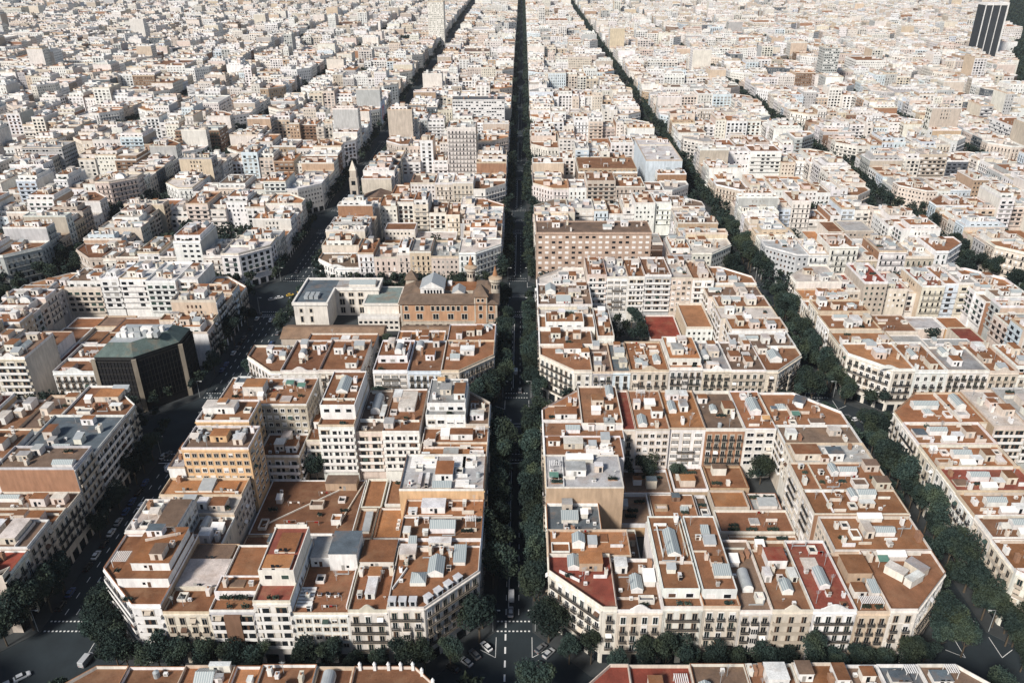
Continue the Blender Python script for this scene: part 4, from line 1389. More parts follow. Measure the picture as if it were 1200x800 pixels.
bld(-39.6, -12.5, 208.6, 228, 23.4, 'orange', 'grey', 'balcony', 'plain', edges=RE, side='right', par=.9, auto=False, party='orange',
    items=[('hut', -25.6, 217.6, 5.6, 7.4, 2.6, 'terracotta', 0, W['white']), ('solar', -35.4, 221.4, 5), ('solar', -31, 221.4, 5), ('solar', -18, 221.4, 5), ('solar', -21.4, 221.4, 5), ('hut', -33.4, 213.6, .9, 7, .9, 'white'), ('hut', -31, 213.6, .9, 7, .9, 'white'), ('solar', -19.6, 211, 3), ('sheet', -26, 210.4, 6, 2.4, 1.0, 'sky'), ('ac', -36.6, 211), ('ac', -36.6, 213), ('tank', -14.6, 216)],
    label='flat grey metal roof full of air conditioning on ochre walled building, left avenue side', **K)
bld(-36, -12.5, 228, 240, 20.2, 'cream', 'orange', 'balcony', 'plain', edges=RE, side='right', par=.8, auto=False,
    items=[('hut', -25, 233, 5, 4, 1.6, 'grey'), ('part', -35, 237, -14, 237, .8), ('hut', -20, 230.6, 7, 2, .8, 'white'), ('hut', -33.6, 231, 2.6, 2.4, 1.8, 'white')], **K)
bld(-36, -12.5, 240, 250, 20.0, 'ivory', 'rust', 'balcony', 'plain', edges=RE, side='right', par=.8, auto=False,
    items=[('hut', -22, 244.6, 8, 4, 2.4, 'rust', 0, W['white']), ('sheet', -28, 245, 3, 4, 1.6, 'white'), ('perg', -15.4, 247, 3, 2.4), ('part', -35, 241, -29, 249, .8)], **K)
# courtyard
bld(-90.6, -56.4, 208.6, 238, 5.4, 'cream', 'rust', par=.4, items=[('part', -87, 213, -60.4, 236.6, .5), ('part', -62, 212, -57, 237, .7), ('hut', -64.6, 234.8, 11, 5, 3.0, 'brown', 0, W['tan'])], **A, **K)
bld(-90.6, -72, 188.4, 207.6, 5.6, 'ivory', 'rust', par=.8, items=[('hut', -77.6, 204, 9.2, 4, 2.6, 'slate', 0, W['beige']), ('hut', -75.6, 198, 4.6, 3.6, 3.4, 'white'), ('sheet', -85, 196, 6, 5, 2)], **A, **K)
bld(-71.6, -62.4, 191, 207.6, 6.2, 'grey', 'grey', par=.8, items=[('hut', -69.4, 199.6, 3.8, 6, 3.4, 'grey', 0, W['grey'])], **A, **K)
bld(-56, -48.8, 222.4, 238.6, 5.2, 'ivory', 'terracotta', par=.8, **A, **K)
bld(-56, -49.6, 206, 221.6, 5.2, 'white', 'rust', par=1.2, items=[('sheet', -52, 214, 2.2, 9, 1.2, 'metal')], **A, **K)
bld(-49, -40.2, 206, 221.6, 5.6, 'tan', 'orange', par=.9, items=[('ac', -41.6, 211), ('ac', -41.6, 213), ('ac', -41.6, 215)], **A, **K)
bld(-48, -40.4, 224, 238.4, 5.2, 'beige', 'rust', par=.7, items=[('pots', -44, 236, 10)], **A, **K)
bld(-61.8, -48.6, 191, 204.8, 5.2, 'white', 'red', par=.8, items=[('part', -55.4, 191.6, -55.4, 204, 1.1), ('hut', -51.4, 203, 4, 2, 2, 'white')], **A, **K)
bld(-47.8, -38.2, 189, 204.8, 4.6, 'ivory', 'brown', par=.9, items=[('hut', -43, 196, 6, 5, 2.4, 'slate'), ('ac', -40, 201)], **A, **K)
COURT_TREES += [(-84, 242), (-76, 243.6), (-88, 246)]

# ---------------- the roofs at the lower edge of the picture
for nm, i, zz in (('r', 0, 21.6), ('l', -1, 21.0)):
    Y1 = 141.0
    K = dict(blk=(i, 0), side='rear')
    if i == 0:
        cuts = [7.5, 26, 41, 54.5, 66, 79, 87, 97, 120.5]
        spec = [('red', 'cream'), ('red', 'ivory'), ('brown', 'cream'), ('rust', 'white'), ('terracotta', 'ivory'), ('brown', 'ivory'), ('slate', 'cream'), ('brown', 'cream')]
    else:
        cuts = [-119, -97, -83, -70.6, -64, -50.6, -41.4, -12.5]
        spec = [('rust', 'ivory'), ('rust', 'cream'), ('terracotta', 'cream'), ('orange', 'white'), ('rust', 'cream'), ('rust', 'sand'), ('rust', 'ivory')]
    for j, (rf, wl) in enumerate(spec):
        a, b_ = cuts[j], cuts[j + 1]
        ct = 'bl' if j == 0 else 'br' if j == len(spec) - 1 else None
        ed = {'k': 's', 'f': 'r', 'd': 's'}
        if ct == 'bl':
            ed['l'] = 's'
        if ct == 'br':
            ed['r'] = 's'
        its = []
        if i == 0 and j == 3:
            its = [('hut', 61, 137, 5, 5, 3.0, 'white', 0, W['white']), ('chim', 55.4, 139), ('chim', 56.6, 139), ('chim', 57.8, 139)]
        if i == 0 and j == 4:
            its = [('hut', 68, 138, 3.6, 4, 2.6, 'brown', 0, W['white']), ('hut', 76.5, 137, 3, 5, 2.4, 'rust', 0, W['white'])]
        if i == 0 and j in (6, 7):
            its = [('hut', a + 4, 137, 4.6, 3.2, 1.4, 'slate'), ('perg', a + 7, 138.4, 2.6, 2.2)]
        if i == -1 and j == 2:
            its = [('sky', -77, 138, 4.4, 4.2, .8), ('hut', -74, 140, 5, 1.2, 2.4, 'white')]
        if i == -1 and j == 6:
            its = [('pyr', -27.5, 131.5, 7, 7, 1.0)]
        zz2 = zz + [0, -.3, .2, .1, .5, -.3, -.1, 0][j]
        bld(a, b_, 116, Y1, zz2, wl, rf, 'balcony', 'plain', cut=ct, edges=ed, par=1.0, auto=(j not in (0,) and not its), items=its, **K)
        if i == -1 and j == 6:
            BLD[-1]['items'] += [('fin', x, 140.6) for x in (-40, -36.4, -33, -30, -27)] + [('fin', -24.6, 138.9), ('fin', -21.6, 135.8), ('fin', -18.6, 132.8), ('fin', -15.6, 129.8)]

# ---------------- block beyond the right-hand street, nearest row
K = dict(blk=(1, 1), side='left')
ys = [161, 176, 188.5, 199, 211, 224.6, 238.4, 252.4]
rfs = ['red', 'terracotta', 'rust', 'terracotta', 'red', 'terracotta', 'terracotta']
for j in range(7):
    a, b_ = ys[j], ys[j + 1]
    its = [('sky', 150.4 + (j % 3), (a + b_) / 2 + 1, 6.2, 2.9, 2.0), ('hut', 156, (a + b_) / 2 - 2.6, 3.4, 2.6, 2.2, 'white'), ('part', 143, b_ - .5, 166, b_ - .5, 1.0), ('chim', 146, a + 2), ('hut', 161, (a + b_) / 2, 3.2, 4.2, 2.6, 'rust'), ('sheet', 152, a + 2, 5, 1.8, 1.6, 'white')]
    bld(140.5, 140.5 + 28, a, b_, 20.2 + [0, -.4, .3, 0, .4, -.2, .2][j], ['ivory', 'cream', 'ivory', 'white', 'ivory', 'cream', 'ivory'][j], rfs[j], 'balcony', 'loggia', cut='fl' if j == 0 else None,
        edges={'l': 's', 'r': 'r', 'd': 's', 'f': 's' if j == 0 else 'b'}, par=1.2, auto=False, items=its, **K)
bld(140.5, 172, 252.4, 274, 20.6, 'ivory', 'terracotta', 'balcony', 'loggia', cut='bl', edges={'l': 's', 'k': 's', 'd': 's', 'f': 'b'}, par=.9, auto=False,
    items=[('sky', 153.6, 264, 9.4, 3.4, 2.0), ('pyr', 153, 259.6, 3.2, 3.2, 1.0), ('sky', 167, 266, 3.4, 7.6, 1.9), ('part', 162.6, 253, 161.4, 273, 1.4)], blk=(1, 1), side='rear')
for j, (a, b_, z_, w_, rf) in enumerate([(172, 184, 22, 'pink', 'pale'), (184, 196, 23, 'grey', 'grey'), (196, 210, 21, 'cream', 'rust'), (210, 224, 20, 'ivory', 'terracotta')]):
    bld(a, b_, 248, 274, z_, w_, rf, 'balcony', 'loggia', edges=BE, blk=(1, 1), side='rear')
for j, (a, b_, c_, d_) in enumerate([(170, 190, 190, 206), (172, 188, 208, 224), (174, 186, 226, 244)]):
    bld(a, b_, c_, d_, [6, 14, 5][j], ['white', 'sand', 'cream'][j], ['rust', 'orange', 'brown'][j], 'plain', 'plain', edges={'f': 'r'}, blk=(1, 1), **A)
bld(190, 206, 196, 232, 19, 'ivory', 'terracotta', 'balcony', 'plain', edges={'f': 'r', 'l': 'r'}, blk=(1, 1), side='right')

# ---------------- block beyond the left-hand street, nearest row
K = dict(blk=(-2, 1), side='right')
ys = [161, 172, 184.4, 197, 206, 215, 227.6, 252]
zs = [21.4, 19.6, 20.6, 18.0, 17.4, 27.0, 24.0]
wl = ['cream', 'cream', 'beige', 'cream', 'cream', 'grey', 'beige']
for j in range(7):
    its = None
    x0 = -146 - 26
    if j == 2:
        its = [('hut', -153, 191, 5, 9, 2.4, 'pale', 0, W['cream']), ('hut', -160, 192, 5, 6, 2.6, 'white'), ('part', -150, 185, -150, 196, 1), ('chim', -158, 195)]
    bld(x0, -146, ys[j], ys[j + 1], zs[j], wl[j], ['brown', 'red', 'brown', 'rust', 'brown', 'brown', 'slate'][j], ['balcony', 'balcony', 'balcony', 'long', 'balcony', 'long', 'loggia'][j], 'plain',
        cut='fr' if j == 0 else None, edges={'r': 's', 'l': 'r', 'd': 's'}, par=.9, auto=its is None, items=its, party=['cream', 'white', 'sand', 'cream', 'cream', 'brick', 'cream'][j], **K)
bld(-170, -146, 252, 274, 23.6, 'beige', 'rust', 'balcony', 'plain', cut='br', edges={'r': 's', 'k': 's', 'd': 's'}, par=.9, blk=(-2, 1), side='rear', auto=False,
    items=[('hut', -158, 266, 9, 6, 2.2, 'orange', 0, W['cream']), ('hut', -152, 258, 4, 2.4, 2, 'white'), ('sheet', -156, 271, 6, 2, 1.6, 'metal'), ('chim', -160, 258)])
bld(-190, -173, 222, 240, 26, 'white', 'terracotta', 'plain', 'plain', edges={'r': 'r'}, party='white', blk=(-2, 1), side='court', par=.6)
for j, (a, b_, c_, d_, z_, w_, rf) in enumerate([(-186, -170.4, 250, 274, 19, 'grey', 'brown'), (-200, -186, 249, 274, 17, 'white', 'rust'), (-216, -200, 249, 274, 20, 'cream', 'red'), (-232, -216, 250, 274, 22, 'ivory', 'brown'), (-259, -232, 250, 274, 20, 'cream', 'rust')]):
    bld(a, b_, c_, d_, z_, w_, rf, 'balcony', 'loggia', edges=BE, blk=(-2, 1), side='rear')
for j, (a, b_, c_, d_, z_, rf) in enumerate([(-190, -174, 164, 180, 10, 'rust'), (-188, -174, 182, 200, 5, 'brown'), (-192, -176, 202, 220, 8, 'rust'), (-206, -192, 200, 238, 18, 'terracotta'), (-222, -208, 206, 240, 6, 'rust'), (-240, -224, 210, 244, 16, 'brown')]):
    bld(a, b_, c_, d_, z_, ['white', 'cream', 'ivory', 'sand', 'white', 'cream'][j], rf, 'plain', 'plain', edges={'f': 'r', 'r': 'r'}, blk=(-2, 1), **A)

# ---------------- second block right of the avenue
K = dict(blk=(0, 2), side='front')
xs = [7.5, 29, 37.6, 45, 61, 75, 87, 101.5, 120.5]
sp = [('ivory', 'terracotta', 19.4), ('grey', 'brown', 18.6), ('bluish', 'slate', 18.8), ('cream', 'terracotta', 19.6), ('ivory', 'orange', 20.6), ('cream', 'grey', 19.8), ('cream', 'brown', 19.6), ('cream', 'terracotta', 19.2)]
for j, (w_, rf, z_) in enumerate(sp):
    ct = 'fl' if j == 0 else 'fr' if j == 7 else None
    ed = {'f': 's', 'k': 'r', 'd': 's'}
    ed.update({'l': 's', 'k': 'b'} if j == 0 else {'r': 's', 'k': 'b'} if j == 7 else {})
    its = None
    if j == 0:
        its = [('hut', 22, 313, 8, 5, 2.4, 'terracotta', 0, W['white']), ('hut', 27, 309, 3.4, 4, 2.4, 'orange', 0, W['white']), ('pyr', 16, 312, 3.4, 3, .6), ('part', 18, 318, 28, 305, 1)]
    if j == 3:
        its = [('pyr', 49.6, 302, 3.6, 4, 1.0), ('sky', 57, 303, 2.8, 5.4, 1.4), ('part', 53, 296, 53, 316, .7)]
    if j == 7:
        its = [('sky', 108, 306, 5, 7, 1.8), ('hut', 104, 312, 4, 4, 3, 'brown', 0, W['ivory']), ('chim', 113, 312)]
    bld(xs[j], xs[j + 1], 294, 294 + (22 if ct else 26), z_, w_, rf, 'balcony', 'loggia', cut=ct, edges=ed, auto=its is None, items=its, par=1.0, ped=(j in (3, 5)), pent=(3.4, 2, .3, .3, 2.9) if j in (4,) else None, **K)
bld(7.5, 31, 316, 330, 20.6, 'white', 'rust', 'balcony', 'plain', edges=LE, blk=(0, 2), side='left')
bld(7.5, 33, 330, 344, 21.4, 'white', 'terracotta', 'balcony', 'plain', edges=LE, blk=(0, 2), side='left', pent=(1.5, 1.5, 3, 5, 2.8))
bld(7.5, 33, 344, 358, 18.6, 'white', 'grey', 'balcony', 'plain', edges=LE, blk=(0, 2), side='left', auto=False, items=[('sky', 22, 351, 8, 7, .8), ('hut', 29, 355, 5, 4, 2.2, 'white'), ('hut', 11, 351, 4, 8, .8, 'pale')])
bld(7.5, 34, 358, 384, 20.4, 'white', 'brown', 'balcony', 'plain', edges=LE, blk=(0, 2), side='left', auto=False, items=[('sky', 20, 364, 7, 6, 1.4), ('sky', 14, 376, 5, 8, 1.8), ('hut', 26, 372, 6, 5, 2.4, 'pale'), ('hut', 30, 380, 5, 4, 2.4, 'rust'), ('part', 8, 370, 32, 370, 1)])
xs = [7.5, 33, 43, 54, 62.5, 76, 87, 98, 120.5]
sp = [('white', 'pale', 20), ('pink', 'rust', 26.6), ('white', 'grey', 25), ('ivory', 'terracotta', 25.6), ('grey', 'rust', 26), ('pink', 'pale', 25), ('white', 'rust', 24), ('ivory', 'terracotta', 21)]
for j, (w_, rf, z_) in enumerate(sp):
    ct = 'bl' if j == 0 else 'br' if j == 7 else None
    ed = {'k': 's', 'f': 'r', 'd': 's'}
    if ct:
        ed['l' if j == 0 else 'r'] = 's'
    bld(xs[j], xs[j + 1], 384 if not j or j == 7 else 382, 407, z_, w_, rf, 'balcony', ['plain', 'loggia', 'gallery', 'loggia', 'loggia', 'plain', 'loggia', 'plain'][j], cut=ct, edges=ed, blk=(0, 2), side='rear')
ys = [316, 329, 342, 356, 370, 384]
for j in range(5):
    bld(93 + (j % 2) * 2, 120.5, ys[j], ys[j + 1], 19.5 + (j * 7 % 4) * .6, ['ivory', 'cream', 'white', 'sand', 'ivory'][j], ['brown', 'terracotta', 'pale', 'rust', 'brown'][j], 'balcony', 'loggia', edges=RE, blk=(0, 2), side='right')
K = dict(blk=(0, 2))
bld(33.5, 41, 322, 352, 21, 'white', 'rust', 'plain', 'plain', edges={'f': 'r'}, party='tan', side='court', **K)
bld(62, 78, 350, 378, 5.6, 'beige', 'red', par=.8, **A, **K)
bld(44, 60, 322, 344, 5, 'beige', 'terracotta', par=.8, **A, **K)
bld(62, 90, 322, 346, 6, 'ivory', 'rust', par=.8, items=[('hut', 72, 334, 6, 5, 2.4, 'rust'), ('sheet', 82, 330, 5, 5, 2)], **A, **K)
bld(79, 92, 350, 378, 12, 'white', 'orange', 'plain', 'plain', edges={'f': 'r'}, **A, **K)
COURT_TREES += [(44, 362), (48, 370), (52, 362), (56, 374), (58, 352), (46, 354), (53, 352), (60, 364)]

# ---------------- second block left of the avenue: old fronts, long tiled hall, brick college, palace
K = dict(blk=(-1, 2), side='front')
xs = [-119, -101, -85, -67.5]
sp = [('white', 'rust', 18.6), ('ivory', 'rust', 19), ('ivory', 'terracotta', 19.4)]
for j, (w_, rf, z_) in enumerate(sp):
    ct = 'fl' if j == 0 else None
    ed = {'f': 's', 'k': 'r', 'd': 's', 'r': 'r'}
    if j == 0:
        ed['l'] = 's'
    bld(xs[j], xs[j + 1], 294, 322 if j else 318, z_, w_, rf, 'balcony', 'plain', cut=ct, edges=ed, par=1.2, ped=(j == 1), **K)
xs = [-62.5, -48, -34, -12.5]
sp = [('white', 'rust', 19.4, 'gallery'), ('bluish', 'rust', 19, 'balcony'), ('cream', 'terracotta', 19.4, 'balcony')]
for j, (w_, rf, z_, st) in enumerate(sp):
    ct = 'fr' if j == 2 else None
    ed = {'f': 's', 'k': 'r', 'd': 's', 'l': 'r'}
    if j == 2:
        ed['r'] = 's'
    bld(xs[j], xs[j + 1], 294, 322, z_, w_, rf, st, 'plain', cut=ct, edges=ed, par=.9, pent=(8, 6, 1, 1, 3) if j == 0 else None, auto=j != 2,
        items=[('hut', -24, 311, 6, 5, 2.4, 'white'), ('sky', -29, 306, 4, 4, 1.2), ('chim', -19, 318)] if j == 2 else None, **K)
bld(-34, -12.5, 322, 340, 18.8, 'ivory', 'terracotta', 'balcony', 'plain', edges=RE, blk=(-1, 2), side='right')
bld(-58, -36, 324, 340, 15.4, 'white', 'orange', 'plain', 'plain', edges={'f': 'r'}, blk=(-1, 2), side='court')
bld(-100, -68, 324, 341, 13.4, 'ivory', 'terracotta', 'plain', 'plain', edges={'f': 'r'}, blk=(-1, 2), side='court')
COURT_TREES += [(-65, 332), (-64, 322), (-65, 342)]
RESERVED.append((-119, -12.5, 341, 407))

# ---------------- second block beyond the left-hand street: dark glass block, white block behind
RESERVED.append((-196, -146, 294, 320))
gen_block(-2, 2, NEAR_ROOFS, 3, h0=19)
bld(-196, -178.4, 294, 319, 18.6, 'white', 'rust', 'balcony', 'loggia', edges={'f': 's', 'k': 'r'}, par=1.2, ped=True, blk=(-2, 2), side='front')
BX = [b for b in BLD if b['blk'] == (-2, 2) and b['side'] == 'rear']
for b in BX:
    if -215 < (b['bb'][0] + b['bb'][1]) / 2 < -165:
        b.update(wall='white', z=23.4, roof='white', rear='loggia', pent=None, auto=True)
# ---------------- third block right: the long brown slab
RESERVED.append((7.5, 72, 427, 447))
gen_block(0, 3, MID_ROOFS, 2)
gen_block(1, 2, NEAR_ROOFS, 5, tall=.06, h0=19.5, style=None)
for b in BLD:
    if b['blk'] == (1, 2) and b['side'] in ('front', 'left'):
        b.update(wall=['white', 'ivory', 'white', 'cream', 'ivory'][int(b['bb'][0] + b['bb'][2]) % 5], style='balcony', z=min(b['z'], 21.5), ped=b['side'] == 'front' and int(b['bb'][0]) % 2 == 0)
gen_block(-1, 3, MID_ROOFS, 6)

# landmarks of the middle distance keep their plots free
RESERVED += [(93, 120.5, 603, 673), (-130, -104, 548, 572), (-70, -18, 822, 842), (-166, -138, 1515, 1545), (716, 766, 1335, 1365),
             (370, 400, 1058, 1082), (-312, -272, 730, 752), (-398, -366, 640, 662)]


def in_green(x, y):
    """wide planted boulevard that crosses the far right"""
    for (xa, ya), (xb, yb) in zip(GREEN[:-1], GREEN[1:]):
        t = max(0, min(1, ((x - xa) * (xb - xa) + (y - ya) * (yb - ya)) / ((xb - xa) ** 2 + (yb - ya) ** 2)))
        if math.hypot(x - xa - t * (xb - xa), y - ya - t * (yb - ya)) < 46:
            return True
    return False


GREEN = [(500, 640), (560, 850), (720, 1140), (885, 1460), (1180, 2040), (1490, 2640), (1560, 2780)]
gen_block(-2, 0, NEAR_ROOFS, 4, court=False, sides='br')  # this block and the next lie out of view, added to shade the near streets
gen_block(1, 0, NEAR_ROOFS, 4, court=False, sides='bl')
DONE = {(0, 0), (-1, 0), (0, 1), (-1, 1), (1, 1), (-2, 1), (0, 2), (-1, 2), (-2, 2), (0, 3), (1, 2), (-1, 3)}
for k in range(1, 21):
    y0, y1 = row_y(k)
    for i in range(-16, 16):
        if (i, k) in DONE:
            continue
        x0, x1 = col_x(i)
        us = [proj(x, y, z)[0] for x in (x0, x1) for y in (y0, y1) for z in (0, 22)]
        vs = [proj(x, y, z)[1] for x in (x0, x1) for y in (y0, y1) for z in (0, 22)]
        if max(us) < -30 or min(us) > 1230 or max(vs) < -12 or min(vs) > 820:
            continue
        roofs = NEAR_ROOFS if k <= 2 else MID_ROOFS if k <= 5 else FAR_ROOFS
        gen_block(i, k, roofs, 1, tall=.10 + .006 * k)
BLD[:] = [b for b in BLD if not in_green((b['bb'][0] + b['bb'][1]) / 2, (b['bb'][2] + b['bb'][3]) / 2)]
# ------------------------------------------------------------------ more landmark blocks made by the same builder
bld(7.6, 71.9, 427.1, 446.9, 33.5, 'rosy', 'brown', 'awning', 'loggia', edges={'f': 's', 'l': 's', 'k': 's', 'r': 'r'}, par=.6, blk=(0, 3), side='front',
    label='long brown slab with rows of white awnings, third block right of avenue')
bld(93, 120.4, 603, 672.5, 29, 'bluish', 'white', 'plain', 'plain', edges={}, party='bluish', blk=(0, 4), side='right', rich=2, label='pale blue blank walled block with white machines on its roof, beside the right-hand street')
bld(-70, -18, 822, 842, 34, 'white', 'slate', 'ribbon', 'ribbon', edges={'f': 's'}, blk=(-1, 6), side='front', par=.4, label='wide white office block with dark window bands, far left of avenue')
bld(376, 395, 1058, 1080, 54, 'grey', 'grey', 'ribbon', 'ribbon', edges={'f': 's', 'l': 's'}, blk=(2, 7), side='front', par=.6, label='tall narrow dark grey tower standing alone among low white roofs, upper right')
bld(-166, -138, 1515, 1545, 74, 'ivory', 'grey', 'plain', 'plain', edges={'f': 's', 'r': 's'}, blk=(-1, 11), side='front', par=1, label='tall pale twin tower near the top of the left-hand street')
bld(-312, -272, 730, 752, 24, 'brown', 'slate', 'ribbon', 'ribbon', edges={'f': 's', 'r': 's'}, blk=(-3, 5), side='front', par=.5, label='low dark brown office block with dark roof, upper left')
bld(-398, -366, 640, 662, 30, 'grey', 'grey', 'ribbon', 'ribbon', edges={'f': 's', 'r': 's'}, blk=(-4, 4), side='front', par=.5, label='wide grey slab block with window bands at the left edge, upper left')

# ------------------------------------------------------------------ rank the buildings, build them
BUILD_MAX = 286
for b in BLD:
    b['size'] = size_in_picture(b)
    if b['kind'] == 'annex':
        b['size'] *= .6
order = sorted(BLD, key=lambda b: -b['size'])
own = [b for b in order if b['size'] > 0 and (b['kind'] != 'annex' or b['blk'][1] <= 1 or b['bb'][2] < 400)]
single = own[:BUILD_MAX]
lab = [b for b in BLD if b['label'] and not any(b is s for s in single)]
single = single[:BUILD_MAX - len(lab)] + lab
ids = {id(b) for b in single}

ORD = ['first', 'second', 'third', 'fourth', 'fifth', 'sixth', 'seventh', 'eighth', 'ninth', 'tenth', 'eleventh', 'twelfth', 'thirteenth', 'fourteenth', 'fifteenth',
       'sixteenth', 'seventeenth', 'eighteenth', 'nineteenth', 'twentieth']


def nth(n):
    if n < 20:
        return ORD[n]
    t, u = divmod(n + 1, 10)
    T = ['', '', 'twenty', 'thirty', 'forty', 'fifty', 'sixty', 'seventy', 'eighty', 'ninety'][t]
    return T + ('-' + ORD[u - 1] if u else 'ieth')


ROWN = {0: 'bottom-edge', 1: 'nearest', 2: 'second-row', 3: 'third-row', 4: 'fourth-row', 5: 'fifth-row'}
COLN = {0: 'block right of avenue', -1: 'block left of avenue', 1: 'block beyond right-hand street', -2: 'block beyond left-hand street',
        2: 'third block right of avenue', -3: 'third block left of avenue', 3: 'fourth block right of avenue', -4: 'fourth block left of avenue', -5: 'fifth block left of avenue'}
WN = dict(white='white', ivory='ivory', cream='cream', pink='pale pink', beige='beige', sand='sandy', ochre='ochre', orange='orange', brick='brick red', grey='grey', brown='brown', slate='slate grey', rosy='rosy brown', bluish='bluish', black='black', tan='tan')
RN = dict(terracotta='terracotta', rust='rusty', red='dark red', orange='orange', brown='brown', grey='grey', pale='pale', slate='slate', white='white', green='green', tile='tiled')
groups = {}
for b in BLD:
    groups.setdefault((b['blk'], b['side']), []).append(b)
for (blk, side), L in groups.items():
    if side in ('front', 'rear'):
        L.sort(key=lambda b: b['bb'][0])
        tx = {'front': 'from left, front row', 'rear': 'from left, rear row'}[side]
    elif side == 'court':
        L.sort(key=lambda b: (round((b['bb'][2]) / 12), b['bb'][0]))
        tx = 'in courtyard'
    else:
        L.sort(key=lambda b: b['bb'][2])
        tx = 'from front, %s side' % side
    for j, b in enumerate(L):
        if b['label'] is None and id(b) in ids:
            base = '%s %s, %s roof, %s %s, %s %s' % (WN[b['wall']], 'outbuilding' if b['kind'] == 'annex' else 'building', RN[b['roof']], nth(j), tx, ROWN.get(blk[1], nth(blk[1] - 1) + '-row'), COLN.get(blk[0], nth(abs(blk[0])) + ' block sideways'))
            b['label'] = base
        b['group'] = 'low buildings in the courtyards' if b['kind'] == 'annex' else 'apartment buildings of the street grid'
seen = {}
for b in single:
    if b['label'] in seen:
        print('DUP', b['label'])
    seen[b['label']] = 1

for b in single:
    near = b['bb'][2] < 300 or (b['bb'][2] < 412 and abs((b['bb'][0] + b['bb'][1]) / 2) < 175)
    root = make_building(b, 0 if near else 1)
far = MB()  # also takes the unseen near blocks added for their shade
for b in BLD:
    if id(b) not in ids:
        y = b['bb'][2]
        if y > 900:
            b['rich'] = 0
        make_building(b, 2 if y < 900 else 3, far)
o = far.build('far_city')
o['kind'] = 'stuff'
o['label'] = 'pale far city blocks of small buildings reaching to the top edge'
o['category'] = 'buildings'


# ------------------------------------------------------------------ landmark things with shapes of their own
def hip(mb, x0, x1, y0, y1, z, h, ov=.8, mat='roof', col=RF['tile'], ins=None):
    x0, x1, y0, y1 = x0 - ov, x1 + ov, y0 - ov, y1 + ov
    k = ins if ins is not None else min(x1 - x0, y1 - y0) / 2
    if x1 - x0 > y1 - y0:
        ym = (y0 + y1) / 2
        A, B_ = (x0 + k, ym, z + h), (x1 - k, ym, z + h)
        mb.poly([(x0, y0, z), (x1, y0, z), B_, A], mat, col)
        mb.poly([(x1, y1, z), (x0, y1, z), A, B_], mat, col)
        mb.poly([(x1, y0, z), (x1, y1, z), B_], mat, col)
        mb.poly([(x0, y1, z), (x0, y0, z), A], mat, col)
    else:
        xm = (x0 + x1) / 2
        A, B_ = (xm, y0 + k, z + h), (xm, y1 - k, z + h)
        mb.poly([(x1, y0, z), (x1, y1, z), B_, A], mat, col)
        mb.poly([(x0, y1, z), (x0, y0, z), A, B_], mat, col)
        mb.poly([(x0, y0, z), (x1, y0, z), A], mat, col)
        mb.poly([(x1, y1, z), (x0, y1, z), B_], mat, col)
    mb.poly([(x0, y0, z), (x0, y1, z), (x1, y1, z), (x1, y0, z)], mat, col)


def win_row(root, xs, y, z, w_, h_, mesh_cache={}):
    key = (round(w_, 2), round(h_, 2))
    if key not in mesh_cache:
        mb = MB()
        slab_mb(mb, -w_ / 2 - .3, w_ / 2 + .3, -.10, .02, -.3, 0, 'frame')
        slab_mb(mb, -w_ / 2 - .3, w_ / 2 + .3, -.10, .02, h_, h_ + .35, 'frame')
        slab_mb(mb, -w_ / 2 - .3, -w_ / 2, -.08, .02, 0, h_, 'frame')
        slab_mb(mb, w_ / 2, w_ / 2 + .3, -.08, .02, 0, h_, 'frame')
        rect_mb(mb, -w_ / 2, w_ / 2, 0, h_, -.03, 'glass')
        if w_ > 1.8:
            slab_mb(mb, -.1, .1, -.08, -.03, 0, h_, 'frame')
        o = mb.build('window')
        mesh_cache[key] = o.data
        bpy.data.objects.remove(o)
    for x in xs:
        add_copy('window', mesh_cache[key], root, (x, y - .005, z), 0)


# brick college with two round towers
C0 = (-37.5, 387, 0)
t = thing('brick_college', 'red brick college with tiled hipped roofs and two round spired towers', 'building', C0)
m = MB()
STONE, BR = (.50, .44, .36), (.47, .275, .165)
m.box(-62, -13, 372, 384, 0, 5.6, 'wall', STONE, top='none')
m.box(-62, -13, 372, 384, 5.6, 15.4, 'wall', BR, top='none')
m.box(-62, -51, 384.02, 402, 0, 15.4, 'wall', BR)
m.box(-24, -13, 384.02, 402, 0, 15.4, 'wall', BR)
m.box(-51, -24, 390, 402, 0, 15.0, 'wall', STONE, top='roof', topcol=RF['terracotta'])
for x in (-62, -13.8, -24.4, -18.8):
    m.box(x - .1, x + .9, 371.85, 372.05, 5.6, 15.3, 'wall', STONE)
m.box(-62.15, -12.85, 371.8, 384, 5.4, 5.8, 'wall', STONE)
m.build('wall', t, C0)
m = MB()
hip(m, -62, -13, 372, 384, 15.4, 3.0, 1.0)
m.build('roof', t, C0)
for x0, x1, y0, y1 in ((-62, -51, 385, 402), (-24, -13, 386, 402)):
    m = MB()
    hip(m, x0, x1, y0, y1, 15.5, 2.6, .7)
    m.build('roof', t, C0)
m = MB()
m.box(-24.4, -18.0, 371.6, 378, 0, 19.6, 'wall', BR, top='none')
for x in (-24.5, -18.6):
    m.box(x, x + .7, 371.45, 371.65, 5, 19.5, 'wall', STONE)
hip(m, -24.4, -18.0, 371.6, 378, 19.6, 5.6, .9, ins=4.1)
sq = m.build('square_tower', t, C0)
m = MB()
m.box(-62, -56.4, 396, 402, 15, 18.6, 'wall', STONE, top='none')
hip(m, -62, -56.4, 396, 402, 18.6, 4.4, .7, ins=3.69)
m.build('corner_pavilion', t, C0)
m = MB()
m.box(-53, -41, 384.5, 398, 14, 18.4, 'wall', W['white'], top='none')
gable(m, -53.4, -40.6, 384.2, 398.4, 18.4, 3.6, 'metal', 'wall', W['white'], 'y')
